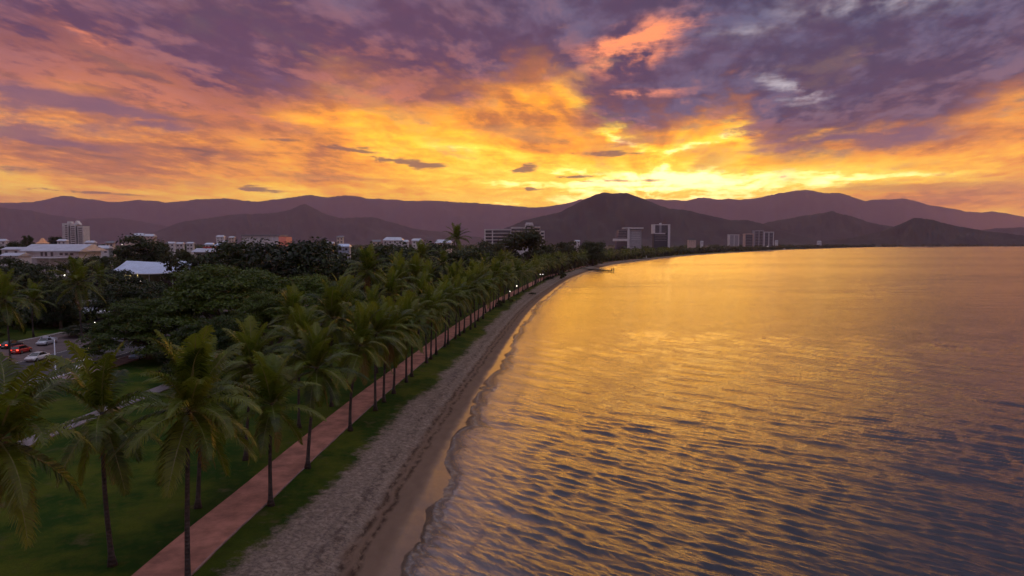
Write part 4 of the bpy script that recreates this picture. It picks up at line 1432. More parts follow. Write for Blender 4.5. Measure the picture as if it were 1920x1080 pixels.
for nm, px, pt, Y0, w0, lab in (('annex_building', 20, 463, 350, 36, 'small grey roofed annex left of the long pale hall'), ('annex_building', 16, 474, 300, 34, 'low white annex at the left edge below the hall roof')):
    R_ = tag(empty(nm, at(px, Y0)), lab, 'building')
    ww, hh = wpx(w0, Y0), zpx(pt, Y0)
    bx(R_, 'wall', mat_white, -ww / 2, ww / 2, 0, 8, 0, hh - 1.2)
    gable(R_, ww, 8, hh - 1.2, hh, 0.5, mat_metalroof).location.y = 4
    windows(R_, [-ww / 4, ww / 4], [hh - 2.6], 1.2, 1.1, 0)

# pavilion with the wavy blue-white roof and lamplit columns
Yd = 322
Pv = tag(empty('pavilion', at(293, Yd)), 'pavilion with a wavy pale blue roof and lamplit columns', 'building')
x0, x1 = -wpx(82, Yd), wpx(82, Yd)
zt, ze = zpx(491, Yd), zpx(510, Yd)
nx, ny = 30, 8
V = []
for j in range(ny):
    v_ = j / (ny - 1)
    for i in range(nx):
        u_ = i / (nx - 1)
        z = ze + (zt - ze) * (0.75 * v_ + 0.25 * v_**2) + 0.28 * math.sin(u_ * 9.0 + v_ * 1.5) * (0.4 + 0.6 * v_) - 0.5 * (1 - v_) * math.sin(u_ * 4)
        V.append((x0 + (x1 - x0) * u_ - (1.2 if j == 0 else 0), -4 + 15 * v_, z))
V = np.array(V); V2 = V.copy(); V2[:, 2] -= 0.3
Fq = grid_faces(ny, nx)
MBr = mesh_np('roof', np.concatenate([V, V2]), np.concatenate([Fq, Fq[:, ::-1] + len(V)]), [mat_blueroof], True)
rf = link_mesh('roof', MBr, Pv)
MB().tube([(V[i][0], V[i][1], V[i][2] - 0.15) for i in range(nx)], 0.22, 6).build('gutter', mat_white, rf)
for k in range(8):
    xx = x0 + 1.5 + k * (x1 - x0 - 3) / 7
    MB().tube([(xx, -2.2, 0), (xx, -2.2, ze + 0.1)], 0.20, 8).build('column', mat_warmlit if k in (1, 2) else mat_white, Pv)
bx(Pv, 'kiosk', mat_warmlit, x0 + 4.5, x0 + 6.4, 0.5, 3.0, 0, ze - 1.6)
bx(Pv, 'counter', mat_warmlit, x0 + 4.2, x0 + 8.5, -0.6, 0.3, 0, 1.4)
bx(Pv, 'wall', mat_darkwall, x0 + 2, x1 - 2, 7.5, 8.0, 0, ze + 1.2)

# red and white shop roof left of the huge tree
Yd = 430
Sh = tag(empty('shop_building', at(388, Yd)), 'shop with a pale roof and a red roof band behind trees', 'building')
w = wpx(56, Yd); H = zpx(463, Yd); e = zpx(472, Yd)
bx(Sh, 'wall', mat_white, -w / 2 + 1, w / 2 - 1, 0, 12, 0, e - 0.3)
MB().add([(-w / 2, -2, e), (w / 2, -2, e), (w / 2, 6, H - 0.8), (-w / 2, 6, H - 0.8), (-w / 2, -2, e - 0.4), (w / 2, -2, e - 0.4)], [(0, 1, 2, 3), (0, 4, 5, 1)]).build('roof', mat_metalroof, Sh)
bx(Sh, 'roof_band', mat_redroof, -w / 2 + 4, w / 2 - 4.5, 6, 10, H - 1.2, H + 0.2)
bx(Sh, 'roof_band', mat_greyroof, w / 2 - 4.5, w / 2 - 0.5, 6.1, 10, H - 1.3, H + 0.9)
windows(Sh, [-5, -1, 3], [e - 2.0], 2.0, 1.4, 0)

# long white roofed hall with the red-lit end
Yd = 720
Lh = tag(empty('exhibition_hall', at(495, Yd)), 'long low white hall with a red-lit right end under the hills', 'building')
w = wpx(82, Yd); H = zpx(440, Yd); e = zpx(447, Yd)
bx(Lh, 'wall', mat_white, -w / 2, w / 2 - 7.5, 0, 25, 0, H - 1.4)
bx(Lh, 'roof', mat_greyroof, -w / 2 - 1, w / 2 - 6, -1, 26, H - 1.4, H)
bx(Lh, 'lit_end', mat_redlit, w / 2 - 7.4, w / 2, -0.4, 20, 0, H - 2.2)
MB().tube([(w * 0.12, 5, H), (w * 0.12, 5, H + 3)], 0.25, 6).build('mast', mat_greyroof, Lh)
for k in range(8): bx(Lh, 'roof_rib', mat_metalroof, -w / 2 + 2 + k * 4.4, -w / 2 + 2.5 + k * 4.4, -0.25, -0.02, H - 6, H - 1.5)

# long apartment block behind the round olive tree
Yd = 680
Ab = tag(empty('apartment_block', at(964, Yd)), 'long stepped apartment block behind the round olive tree', 'building')
def X(px): return wpx(px - 964, Yd)
def Z(py): return zpx(py, Yd)
for (a, b_, top, m) in ((908, 958, 431, mat_grey), (958, 985, 427, mat_white), (985, 1000, 421, mat_white), (1000, 1013, 426, mat_pinkwall), (1013, 1021, 434, mat_white)):
    blk = bx(Ab, 'wing', m, X(a), X(b_) - 0.05, 0 + (a - 908) * 0.02, 15, 0, Z(top))
    nf = 6
    for f in range(nf):
        z = Z(top) - 3.2 * (f + 1)
        if z < 8: break
        bx(blk, 'window_band', mat_glass, X(a) + 0.5, X(b_) - 0.6, (a - 908) * 0.02 - 0.15, (a - 908) * 0.02 + 0.1, z + 0.4, z + 2.3)
        bx(blk, 'balcony', mat_white, X(a) + 0.2, X(b_) - 0.3, (a - 908) * 0.02 - 1.1, (a - 908) * 0.02 - 0.2, z - 0.15, z + 0.35)
    bx(blk, 'parapet', mat_white, X(a) - 0.1, X(b_) + 0.0, (a - 908) * 0.02 - 0.4, 15.2, Z(top), Z(top) + 0.7)
for pxc in (909.5, 923.5): bx(Ab, 'pier', mat_white, X(pxc) - 0.55, X(pxc) + 0.55, -1.3, -0.3, 0, Z(431))
bx(Ab, 'sign_box', mat_white, X(986), X(999), 2, 6, Z(421) + 0.7, Z(421) + 2.0)

# slab tower with a leaning glazed front
Yd = 1300
Sl = tag(empty('slab_tower', at(1180, Yd)), 'grey slab tower with white roof plate and L-shaped white frame', 'building')
def X(px): return wpx(px - 1180, Yd)
def Z(py): return zpx(py, Yd)
MB().add([(X(1154), 0, 0), (X(1176), 0, 0), (X(1176), 0, Z(431)), (X(1160), 0, Z(431)), (X(1154), 18, 0), (X(1176), 18, 0), (X(1176), 18, Z(431)), (X(1160), 18, Z(431))],
         [(0, 1, 2, 3), (5, 4, 7, 6), (3, 2, 6, 7), (0, 3, 7, 4), (1, 5, 6, 2)]).build('glazed_wing', mat_glass, Sl)
bx(Sl, 'tower', mat_grey, X(1180), X(1203), 2, 20, 0, Z(429))
bx(Sl, 'roof_plate', mat_white, X(1169), X(1206), -2, 21, Z(429), Z(426.5))
bx(Sl, 'frame_post', mat_white, X(1176) + 0.05, X(1180), -2, 18, 0, Z(430) + 0.8)
bx(Sl, 'frame_base', mat_white, X(1149), X(1176), -3, -0.2, Z(452), Z(447.5))
for f in range(6):
    z = Z(449) + f * 3.3
    bx(Sl, 'floor_band', mat_white, X(1184), X(1200), 1.75, 2.1, z, z + 0.6)
    bx(Sl, 'floor_band', mat_grey, X(1158), X(1175), -0.3, 0.1, z, z + 0.5)

# tower framed like a figure nine
Yd = 1350
Ft = tag(empty('framed_tower', at(1240, Yd)), 'tall dark tower with a bold white frame around its upper floors', 'building')
def X(px): return wpx(px - 1240, Yd)
def Z(py): return zpx(py, Yd)
bx(Ft, 'core', mat_darkwall, X(1226), X(1253), 0.5, 18, 0, Z(421.5))
bx(Ft, 'frame_post', mat_white, X(1224), X(1228), -1.5, 17, Z(438), Z(420.5))
bx(Ft, 'frame_post', mat_white, X(1252), X(1256), -1.5, 17, 0, Z(420.5))
bx(Ft, 'frame_post', mat_grey, X(1236), X(1240), -1.2, 3, Z(438), Z(420.6))
bx(Ft, 'frame_beam', mat_white, X(1228) + 0.05, X(1252) - 0.05, -1.4, 17.1, Z(422.3), Z(420.7))
bx(Ft, 'frame_beam', mat_white, X(1228) + 0.05, X(1247), -1.4, 0.4, Z(439), Z(436.8))
bx(Ft, 'plant_room', mat_white, X(1237), X(1241), 3, 8, Z(420.5), Z(418))
for f in range(8):
    z = Z(436) + f * 2.0
    if z < Z(423): bx(Ft, 'floor_band', mat_grey, X(1229), X(1251.5), 0.2, 0.55, z, z + 0.45)
for f in range(4):
    z = Z(451) + f * 3.2
    bx(Ft, 'floor_band', mat_grey, X(1228), X(1251), 0.2, 0.55, z, z + 0.6)

# three pale towers farther along the shore
Yd = 2250
def far_tower(pa, pb, ptop, label, m, glass, piers):
    pc = (pa + pb) / 2
    o = tag(empty('shore_tower', at(pc, Yd)), label, 'building', 'towers at the far end of the shore')
    w = wpx(pb - pa, Yd); H = zpx(ptop, Yd)
    bx(o, 'core', glass, -w / 2 + 0.6, w / 2 - 0.6, 0.6, 20, 0, H - 1)
    for k in range(piers):
        x = -w / 2 + k * w / (piers - 1)
        bx(o, 'pier', m, x - 1.3, x + 1.3, -0.6, 18 + 0.02 * k, 0, H - 0.5)
    bx(o, 'roof_plate', m, -w / 2 - 1.3, w / 2 + 1.3, -1, 20.5, H - 0.5, H + 1.6)
    for f in range(int(H / 5)):
        bx(o, 'floor_band', mat_grey, -w / 2 + 1.0, w / 2 - 1.0, -0.1, 0.7, 6 + f * 5, 7.2 + f * 5)
far_tower(1368, 1385, 440.5, 'small pale far tower standing alone right of the framed tower', mat_white, mat_grey, 3)
far_tower(1397, 1412, 439, 'pinkish far tower with open dark middle, second of the far group', mat_pinkwall, mat_darkwall, 2)
far_tower(1415, 1431, 433, 'tallest far tower with blue glass front', mat_grey, mat_glass, 3)
far_tower(1433, 1450, 435.5, 'rightmost far tower with white vertical piers', mat_white, mat_darkwall, 3)

# pagoda-like lit roof at far left
Yd = 420
Pg = tag(empty('lit_spire', at(80, Yd)), 'small orange lit tiered spire above the long hall roof', 'building')
w = wpx(18, Yd); zb = zpx(456, Yd); zt = zpx(446, Yd)
bx(Pg, 'wall', mat_cream, -w / 2 + 0.6, w / 2 - 0.6, -2, 2, 0, zb)
for k, (a_, z0, z1) in enumerate(((1.0, 0.0, 0.34), (0.62, 0.34, 0.68), (0.34, 0.68, 1.0))):
    q = w / 2 * a_; z0 = zb + (zt - zb) * z0; z1 = zb + (zt - zb) * z1
    MB().add([(-q, -q, z0), (q, -q, z0), (q, q, z0), (-q, q, z0), (-q * .3, -q * .3, z1), (q * .3, -q * .3, z1), (q * .3, q * .3, z1), (-q * .3, q * .3, z1)],
             [(3, 2, 1, 0), (0, 1, 5, 4), (1, 2, 6, 5), (2, 3, 7, 6), (3, 0, 4, 7), (4, 5, 6, 7)]).build('roof_tier', mat_orangelit, Pg)

# houses and small blocks among the trees
H_ = [
    (645, 457, 430, 22, 'blue-walled house between the huge tree and the hill houses', mat_blueroof, mat_blueroof),
    (738, 444.5, 640, 36, 'largest white house of the row under the central hill', mat_white, mat_metalroof),
    (782, 447, 650, 18, 'white house with twin gables right of the largest one', mat_white, mat_metalroof),
    (758, 449.5, 640, 16, 'low white house between the two larger hill houses', mat_white, mat_metalroof),
    (706, 449.5, 600, 16, 'low cream house left of the largest white one', mat_cream, mat_greyroof),
    (832, 449, 640, 30, 'long low pale roof left of the lone tall palm', mat_cream, mat_metalroof),
    (262, 437, 820, 22, 'cream house showing above the bushy tree', mat_cream, mat_metalroof),
    (281, 438.5, 820, 20, 'cream house right beside the one above the bushy tree', mat_pinkwall, mat_metalroof),
    (243, 441, 820, 14, 'small cream house left of those above the bushy tree', mat_cream, mat_greyroof),
    (195, 460, 380, 24, 'pale roofed house right of the big-headed palm', mat_white, mat_metalroof),
    (207, 452, 520, 14, 'cream gabled house above the pale roofed one', mat_cream, mat_greyroof),
    (393, 455, 560, 14, 'small blue-white gabled roof behind the red roof band', mat_white, mat_blueroof),
    (413, 456, 560, 18, 'larger blue-white gabled roof right behind the red roof band', mat_white, mat_blueroof),
    (321, 453, 620, 14, 'white roof left of the arched roof, behind the bushy tree', mat_white, mat_metalroof),
    (338, 454, 600, 12, 'small pale roof right of the bushy tree', mat_white, mat_metalroof),
    (357, 453.5, 640, 12, 'white roof beside the tiny arched one', mat_white, mat_metalroof),
    (414, 441, 950, 14, 'tiny pale roof far off under the hills, left of the long hall', mat_white, mat_metalroof),
    (435, 443, 900, 10, 'tiny cream roof just left of the long white hall', mat_cream, mat_metalroof),
    (423, 451, 700, 10, 'small white roof left below the long white hall', mat_white, mat_metalroof),
    (118, 448, 620, 16, 'pale roof below the foot of the apartment tower', mat_white, mat_metalroof),
    (5, 448, 600, 16, 'small white house at the left edge under the hills', mat_white, mat_metalroof),
    (638, 442, 720, 12, 'orange-cream house on the low rise above the blue-walled house', mat_cream, mat_greyroof),
    (619, 453, 520, 14, 'pale gable left of the blue-walled house', mat_cream, mat_metalroof),
    (170, 451, 560, 16, 'pale roof right of the apartment tower foot', mat_white, mat_metalroof),
    (1297, 447.5, 1700, 14, 'small house with a dark gable right of the framed tower', mat_pinkwall, mat_darkwall),
    (1316, 451.5, 1900, 5, 'tiny white house far off right of the dark gable', mat_white, mat_metalroof),
    (1456, 450.5, 2300, 5, 'tiny white house right of the far towers', mat_white, mat_metalroof),
    (1536, 451.5, 3000, 7, 'tiny pale house at the foot of the right hills', mat_white, mat_metalroof),
    (1082, 450, 900, 10, 'tiny white house above the far beach palms', mat_white, mat_metalroof),
]
for k, (px, pt, Y0, w0, lab, wl, rm) in enumerate(H_):
    house(px, pt, Y0, w0, lab, wl, rm, rz=0.0)

# the street front seen under the palms by the road
Sf_ = tag(empty('shopfront_building', (-112, 176, LAWN)), 'shopfront with pale awnings half hidden behind the road palms', 'building')
bx(Sf_, 'wall', mat_darkwall, -9, 26, 4, 14, 0, 4.6)
bx(Sf_, 'roof', mat_darkwall, -9.6, 26.6, 3.4, 14.6, 4.6, 4.9)
for k in range(5):
    aw = MB().add([(-8 + 7 * k, 0, 3.0), (-2.6 + 7 * k, 0, 3.0), (-2.6 + 7 * k, 4, 3.9), (-8 + 7 * k, 4, 3.9), (-8 + 7 * k, 0, 2.7), (-2.6 + 7 * k, 0, 2.7)], [(0, 1, 2, 3), (0, 4, 5, 1)]).build('awning', mat_white if k % 2 == 0 else mat_metalroof, Sf_)
    pane = bx(Sf_, 'shop_window', mat_glass if k != 2 else mat_warmlit, -7.6 + 7 * k, -3 + 7 * k, 3.85, 4.1, 0.6, 2.6)

# ------------------------------------------------------------------ vehicles
mat_tyre = material('tyre_rubber', (0.02, 0.02, 0.02), 0.85, 0.2, 5)
mat_rim = material('alloy_rim', (0.45, 0.45, 0.47), 0.35, 0.1, 5, metal=0.7)
mat_carglass = material('car_glass', (0.02, 0.024, 0.03), 0.06, 0.1, 2, spec=0.8)
mat_headlight = material('headlight_lens', (0.8, 0.8, 0.82), 0.2, 0.05, 4)
mat_tail_on = material('lit_tail_light', (0.6, 0.02, 0.02), 0.3, 0.05, 4, emit=(1.0, 0.06, 0.03), estr=4.0)
mat_head_on = material('lit_headlight', (0.9, 0.8, 0.7), 0.3, 0.05, 4, emit=(1.0, 0.72, 0.45), estr=4.0)
mat_tail = material('tail_light', (0.35, 0.02, 0.02), 0.3, 0.05, 4)
mat_plate = material('number_plate', (0.7, 0.7, 0.65), 0.6, 0.05, 4)
PAINT = {n: material('car_paint_' + n, c, 0.28, 0.04, 1.0, spec=0.6) for n, c in
         {'white': (0.78, 0.78, 0.80), 'red': (0.55, 0.035, 0.03), 'silver': (0.52, 0.56, 0.62), 'blue': (0.30, 0.42, 0.60), 'tan': (0.42, 0.28, 0.18), 'black': (0.03, 0.03, 0.035)}.items()}


def loft(sections, close=True):
    """surface through equal rings of points"""
    n = len(sections[0]); v = [p for s in sections for p in s]; f = []
    for i in range(len(sections) - 1):
        for k in range(n):
            f.append((i * n + k, i * n + (k + 1) % n, (i + 1) * n + (k + 1) % n, (i + 1) * n + k))
    if close:
        f.append(tuple(range(n - 1, -1, -1))); f.append(tuple(range((len(sections) - 1) * n, len(sections) * n)))
    return v, f


WHEEL_T = MB().tube([(0, -0.11, 0), (0, -0.09, 0), (0, 0.09, 0), (0, 0.11, 0)], [0.27, 0.325, 0.325, 0.27], 16).mesh('tyre', mat_tyre, True)
WHEEL_R = MB().tube([(0, -0.12, 0), (0, -0.115, 0), (0, 0.115, 0), (0, 0.12, 0)], [0.16, 0.21, 0.21, 0.16], 10).mesh('rim', mat_rim)


def car(x, y, heading, paint, label, style='sedan', tail_on=False, head_on=False, z=None):
    """car pointing along local +X; body lofted through cross sections, glasshouse, wheels, lights"""
    L = {'sedan': 4.6, 'ute': 5.1, 'hatch': 4.1}[style]; Wd = 0.90
    root = tag(empty('parked_car' if 'parked' in label else 'car', (x, y, ZR + 0.03 if z is None else z), heading), label, 'car', 'cars on and beside the road')
    # lower body: (x along, half width, bottom, shoulder height, mid bulge)
    prof = [(-0.50, 0.74, 0.38, 0.72), (-0.485, 0.84, 0.26, 0.92), (-0.40, 0.90, 0.20, 0.97), (-0.15, 0.91, 0.18, 0.95), (0.10, 0.91, 0.18, 0.94), (0.28, 0.90, 0.19, 0.90), (0.44, 0.86, 0.22, 0.76), (0.49, 0.78, 0.27, 0.66), (0.50, 0.66, 0.36, 0.56)]
    if style == 'hatch': prof[0] = (-0.50, 0.76, 0.36, 0.86); prof[1] = (-0.49, 0.85, 0.26, 0.98)
    secs = []
    for u_, hw, zb, zs in prof:
        xx = u_ * L
        secs.append([(xx, -hw * 0.90, zb), (xx, -hw, zb + 0.18), (xx, -hw, zs - 0.20), (xx, -hw * 0.93, zs - 0.03), (xx, -hw * 0.6, zs + 0.015), (xx, hw * 0.6, zs + 0.015),
                     (xx, hw * 0.93, zs - 0.03), (xx, hw, zs - 0.20), (xx, hw, zb + 0.18), (xx, hw * 0.90, zb)])
    body = MB().add(*loft(secs)).build('body', PAINT[paint], root, True)
    # glasshouse
    g = {'sedan': (-0.36, -0.20, 0.06, 0.25), 'ute': (-0.06, -0.03, 0.13, 0.27), 'hatch': (-0.47, -0.38, 0.06, 0.26)}[style]
    zr = {'sedan': 1.44, 'ute': 1.72, 'hatch': 1.48}[style]
    gl = [(g[0], 0.80, 0.90, 0.93), (g[1], 0.72, 0.90, zr - 0.05), (g[2], 0.72, 0.90, zr - 0.05), (g[3], 0.80, 0.86, 0.90)]
    secs = [[(u_ * L, -hw, zb), (u_ * L, -hw * (0.84 if zt > 1.2 else 1), zt), (u_ * L, hw * (0.84 if zt > 1.2 else 1), zt), (u_ * L, hw, zb)] for u_, hw, zb, zt in gl]
    MB().add(*loft(secs)).build('windows', mat_carglass, root)
    rx0, rx1 = g[1] * L - 0.02, g[2] * L + 0.02
    secs = [[(xx, -0.62 * q, zr - 0.055), (xx, -0.45 * q, zr), (xx, 0.45 * q, zr), (xx, 0.62 * q, zr - 0.055)] for xx, q in ((rx0, 0.96), ((rx0 + rx1) / 2, 1.0), (rx1, 0.96))]
    MB().add(*loft(secs)).build('roof', PAINT[paint], root, True)
    for s in (-1, 1):
        MB().tube([(g[3] * L - 0.02, s * 0.79, 0.91), (g[2] * L, s * 0.615, zr - 0.04)], 0.035, 5).build('pillar', PAINT[paint], root)
        MB().tube([(g[0] * L + 0.04, s * 0.79, 0.93), (g[1] * L, s * 0.615, zr - 0.04)], 0.05, 5).build('pillar', PAINT[paint], root)
        MB().box(-0.05, 0.05, -0.10, 0.10, -0.06, 0.06).build('mirror', PAINT[paint], root, loc=(g[3] * L - 0.25, s * 0.97, 0.98))
        MB().box(-0.06, 0.05, -0.17, 0.17, -0.07, 0.07).build('headlight', mat_head_on if head_on else mat_headlight, root, loc=(0.482 * L, s * 0.60, 0.62))
        MB().box(-0.05, 0.05, -0.17, 0.17, -0.09, 0.09).build('tail_light', mat_tail_on if tail_on else mat_tail, root, loc=(-0.489 * L, s * 0.62, 0.80))
        for xw in (0.31 * L, -0.30 * L):
            t = link_mesh('wheel', WHEEL_T, root, loc=(xw, s * 0.82, 0.325))
            link_mesh('rim', WHEEL_R, t)
    if style == 'ute':
        for args in ((-0.49 * L, -0.06 * L, -0.88, -0.80, 0.9, 1.12), (-0.49 * L, -0.06 * L, 0.80, 0.88, 0.9, 1.12), (-0.495 * L, -0.475 * L, -0.88, 0.88, 0.9, 1.13)):
            MB().box(*args).build('tray_side', PAINT[paint], root)
    MB().box(-0.02, 0.02, -0.24, 0.24, -0.06, 0.06).build('number_plate', mat_plate, root, loc=(-0.503 * L, 0, 0.56))
    return root


NORTH, SOUTH = math.pi / 2, -math.pi / 2
def onroad(px, py): return G(px, py, ZR)
g = onroad(70, 676); car(g.x, g.y, SOUTH + 0.02, 'white', 'white sedan driving toward us on the dark road', 'sedan')
g = onroad(88, 646); car(g.x, g.y, SOUTH + 0.1, 'silver', 'silver-white pickup on the side lane behind the white sedan', 'ute')
g = onroad(40, 662); car(g.x, g.y, NORTH + 0.05, 'red', 'red car with glowing tail lights beside the edge palm', 'hatch', tail_on=True)
g = onroad(22, 652); car(g.x, g.y, NORTH, 'black', 'dark car ahead of the red car at the left edge', 'sedan', tail_on=True)
g = onroad(146, 693); car(g.x + 0.6, g.y, SOUTH, 'white', 'white car by the near kerb right of the lamp post', 'hatch')
g = onroad(262, 672); car(g.x, g.y, SOUTH, 'blue', 'pale blue car parked under the dark street tree', 'sedan')
g = onroad(184, 655); car(g.x, g.y, SOUTH + 0.1, 'tan', 'tan car with lit headlights at the paved crossing', 'hatch', head_on=True)
for k, (px, py, c, lab) in enumerate([(302, 622, 'silver', 'silver car queueing with red lights, leftmost beneath the rain tree'), (330, 618, 'white', 'white car with red lights, middle of those beneath the rain tree'), (353, 610, 'red', 'red car with red lights, rightmost beneath the rain tree')]):
    g = onroad(px, py); car(g.x, g.y, NORTH, c, lab, 'sedan', tail_on=True)

# ------------------------------------------------------------------ lamps and small things
mat_pole = material('white_pole_paint', (0.66, 0.70, 0.78), 0.45, 0.08, 1.5, metal=0.2)
mat_darkmetal = material('dark_post_paint', (0.03, 0.032, 0.035), 0.5, 0.2, 2)
mat_wood = material('weathered_timber', (0.060, 0.045, 0.035), 0.85, 0.3, 2, 0.5, 8)
mat_stone = material('pale_stone', (0.42, 0.38, 0.36), 0.9, 0.2, 3, 0.5, 6)

g = G(105, 715, LAWN + 0.15)
hl = A(105, 635, g.y).z - g.z
lp = tag(empty('street_lamp', g), 'tall white street lamp on the kerb before the white sedan', 'street lamp')
MB().tube([(0, 0, 0), (0, 0, 0.9), (0, 0, 0.95), (0, 0, hl)], [0.16, 0.16, 0.10, 0.07], 10).build('pole', mat_pole, lp, True)
MB().box(-0.38, 0.38, -0.38, 0.38, -0.1, 0.14).build('footing', mat_concrete, lp)
MB().tube([(0, 0, hl - 0.15), (-0.5, 0.1, hl + 0.1), (-1.2, 0.2, hl + 0.15)], [0.05, 0.045, 0.04], 6).build('arm', mat_pole, lp)
MB().box(-1.75, -1.05, 0.06, 0.34, hl + 0.08, hl + 0.22).build('lamp_head', mat_pole, lp)
bolt = G(108.5, 704, LAWN + 0.15)
bo = tag(empty('bollard', (g.x + 0.55, g.y + 0.9, g.z)), 'short pale bollard beside the foot of the white street lamp', 'bollard')
MB().tube([(0, 0, -0.1), (0, 0, 0.85), (0, 0, 0.95)], [0.12, 0.12, 0.06], 10).build('post', mat_pole, bo, True)

_bm = bmesh.new(); bmesh.ops.create_icosphere(_bm, subdivisions=2, radius=0.26)
GLOBE = bpy.data.meshes.new('globe'); _bm.to_mesh(GLOBE); _bm.free(); GLOBE.materials.append(mat_lampglow)


def globe_lamp(px, py, Yd, label, h=None, s=1.0):
    p = A(px, py, Yd)
    root = tag(empty('path_lamp', (p.x, p.y, LAWN - 0.05)), label, 'street lamp', 'lit globe lamps')
    hh = max(p.z - LAWN, 1.5)
    MB().tube([(0, 0, 0), (0, 0, 0.3), (0, 0, 0.35), (0, 0, hh)], [0.10, 0.10, 0.06, 0.05], 7).build('post', mat_darkmetal, root)
    link_mesh('globe', GLOBE, root, loc=(0, 0, hh + 0.2), scale=s * 0.52)


for px, py, Yd, lab, s in [(969, 537, 238, 'brighter lit path lamp of the pair among the beach palms', 1.3), (956, 547, 225, 'dimmer lit path lamp left of the brighter one', 0.9),
                           (1013, 515, 345, 'left lamp of the close pair near the end of the grass', 1.2), (1018, 515, 350, 'right lamp of the close pair near the end of the grass', 1.2),
                           (1060, 501, 520, 'small lit lamp under the far palms by the jetty', 1.3), (121, 517, 210, 'white globe lamp glowing in the dark trees at left', 1.7),
                           (229, 459, 420, 'lamp glowing right of the pale roofed house', 1.4), (431, 467, 300, 'lamp glowing in the dark tree right of the red roof band', 1.2),
                           (454, 463, 340, 'lamp glowing in the dark tree under the long white hall', 1.3), (178, 612, 165, 'yellowish lamp low behind the big-headed palm', 0.7),
                           (1439, 462, 2150, 'lit lamp on the far shore under the towers', 6.0), (263, 528, 300, 'lamp beside the lamplit pavilion columns', 1.4)]:
    globe_lamp(px, py, Yd, lab, s=s)

# narrow dark flag on the lawn
g = G(155, 738, LAWN)
fl = tag(empty('feather_flag', g), 'narrow dark curved flag standing on the lawn by the footway', 'flag')
MB().tube([(0, 0, -0.2), (0, 0, 2.0), (-0.12, 0, 2.7), (-0.3, 0, 3.0)], 0.03, 6).build('pole', mat_darkmetal, fl)
fm = material('dark_green_cloth', (0.012, 0.022, 0.016), 0.8, 0.3, 2)
MB().add([(-0.03, -0.015, 0.5), (0.42, -0.015, 0.7), (0.48, -0.015, 1.9), (0.25, -0.015, 2.6), (-0.25, -0.015, 2.95), (-0.03, -0.015, 1.9),
          (-0.03, 0.015, 0.5), (0.42, 0.015, 0.7), (0.48, 0.015, 1.9), (0.25, 0.015, 2.6), (-0.25, 0.015, 2.95), (-0.03, 0.015, 1.9)],
         [(0, 1, 2, 5), (5, 2, 3, 4), (6, 11, 8, 7), (11, 10, 9, 8), (0, 6, 7, 1), (1, 7, 8, 2), (2, 8, 9, 3), (3, 9, 10, 4)]).build('cloth', fm, fl)

# jetty
a = G(1093, 506, 0.0); b = G(1149, 510.5, 0.0)
jt = tag(empty('jetty', (a.x, a.y, 0.0)), 'low dark timber jetty running out from the beach bend', 'jetty')
dv = Vector((b.x - a.x, b.y - a.y, 0)); Lj = dv.length; jt.rotation_euler = (0, 0, math.atan2(dv.y, dv.x))
MB().box(-2, Lj, -1.2, 1.2, 1.0, 1.35).build('deck', mat_wood, jt)
for k in range(7):
    for s in (-1, 1): MB().tube([(1 + k * (Lj - 1.5) / 6, s * 1.05, -1.6), (1 + k * (Lj - 1.5) / 6, s * 1.05, 1.3)], 0.16, 7).build('pile', mat_wood, jt)
for k, s in ((0, -1), (1, 1)): MB().box(-1, Lj - 0.5, s * 1.15 - 0.06, s * 1.15 + 0.06, 0.45, 0.7).build('beam', mat_wood, jt)
for s in (-1, 1): MB().box(Lj - 0.5, Lj + 0.1, s * 1.0 - 0.25, s * 1.0 + 0.25, 1.35, 2.9).build('end_post', mat_wood, jt)
MB().box(Lj - 0.4, Lj, -0.75, 0.75, 2.3, 2.6).build('end_rail', mat_wood, jt)

# boats
mat_hull = material('white_hull_paint', (0.75, 0.75, 0.74), 0.4, 0.05, 1)


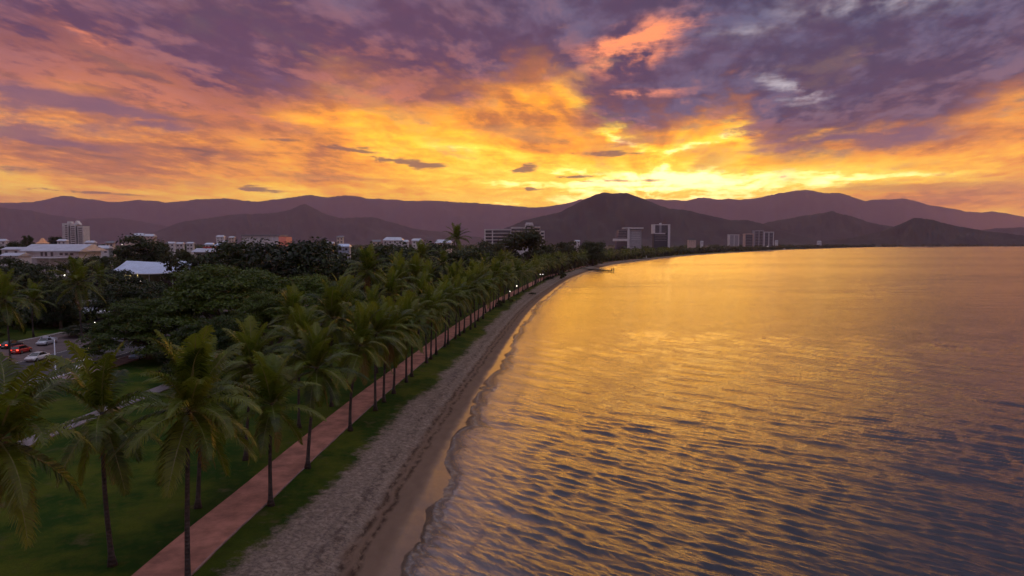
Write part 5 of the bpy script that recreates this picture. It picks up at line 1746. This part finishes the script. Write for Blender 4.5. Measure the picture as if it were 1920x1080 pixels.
def boat(px, py, Lb, label, z=0.0, rz=0.3, cabin=True):
    g = G(px, py, z)
    root = tag(empty('small_boat', g, rz), label, 'boat')
    secs = []
    for u_, hw, zb in ((-0.5, 0.16, 0.0), (-0.2, 0.20, -0.03), (0.15, 0.18, -0.03), (0.38, 0.10, 0.0), (0.5, 0.01, 0.06)):
        secs.append([(u_ * Lb, -hw * Lb, 0.20 * Lb + 0.05 * Lb * max(0, u_)), (u_ * Lb, -hw * 0.6 * Lb, zb * Lb - 0.02 * Lb), (u_ * Lb, hw * 0.6 * Lb, zb * Lb - 0.02 * Lb), (u_ * Lb, hw * Lb, 0.20 * Lb + 0.05 * Lb * max(0, u_))])
    MB().add(*loft(secs)).build('hull', mat_hull, root, True)
    if cabin:
        MB().add(*loft([[(-0.15 * Lb, -0.12 * Lb, 0.2 * Lb), (-0.13 * Lb, -0.10 * Lb, 0.38 * Lb), (-0.13 * Lb, 0.10 * Lb, 0.38 * Lb), (-0.15 * Lb, 0.12 * Lb, 0.2 * Lb)],
                        [(0.16 * Lb, -0.12 * Lb, 0.2 * Lb), (0.08 * Lb, -0.10 * Lb, 0.38 * Lb), (0.08 * Lb, 0.10 * Lb, 0.38 * Lb), (0.16 * Lb, 0.12 * Lb, 0.2 * Lb)]])).build('cabin', mat_hull, root)
        MB().box(-0.10 * Lb, 0.10 * Lb, -0.125 * Lb, 0.125 * Lb, 0.27 * Lb, 0.33 * Lb).build('cabin_window', mat_carglass, root)
    else:
        MB().tube([(0, 0, 0.18 * Lb), (-0.25 * Lb, 0, 0.95 * Lb)], 0.015 * Lb, 6).build('mast', mat_hull, root)
        MB().add([(-0.02 * Lb, -0.01, 0.25 * Lb), (-0.42 * Lb, -0.01, 0.25 * Lb), (-0.26 * Lb, -0.01, 0.92 * Lb), (-0.02 * Lb, 0.03, 0.25 * Lb), (-0.42 * Lb, 0.03, 0.25 * Lb), (-0.26 * Lb, 0.03, 0.92 * Lb)],
                 [(0, 2, 1), (3, 4, 5), (0, 1, 4, 3), (1, 2, 5, 4), (2, 0, 3, 5)]).build('sail', mat_hull, root)


boat(1471, 468.3, 12, 'white cabin boat off the tip of the far shore', 0.0, 0.2, True)
boat(1210, 484.5, 5.2, 'small white sailing dinghy pulled up on the far beach', 0.5, 2.6, False)
g = G(847, 670, 0.95)
st = link_mesh('flat_stone', MB().add(*loft([[(0.5 * q * math.cos(k * 0.7854) * (1.0 + 0.1 * math.sin(k * 2)), 0.42 * q * math.sin(k * 0.7854), z) for k in range(8)] for q, z in ((0.9, -0.1), (1.0, 0.08), (0.8, 0.16))])).mesh('flat_stone', mat_stone))
st.location = (g.x, g.y, g.z)
tag(st, 'small pale flat stone on the sand at the grass edge', 'stone')
HAZE_D = 3.4e-5

# ------------------------------------------------------------------ haze over the bay
mat_haze = bpy.data.materials.new('evening_haze')
mat_haze.use_nodes = True
S.tree = mat_haze.node_tree
S.tree.nodes.clear()
pv_ = new('ShaderNodeVolumePrincipled')
pv_.inputs['Color'].default_value = (0.88, 0.62, 0.90, 1)
pv_.inputs['Density'].default_value = HAZE_D
pv_.inputs['Anisotropy'].default_value = 0.3
mo = new('ShaderNodeOutputMaterial')
link(pv_.outputs[0], mo.inputs['Volume'])
mat_haze.cycles.volume_sampling = 'DISTANCE'
o = MB().box(-21500, 21500, -420, 27000, -4.2, 1800).build('haze', mat_haze)
tag(o, 'thin purple evening haze filling the air over the bay', kind='stuff')
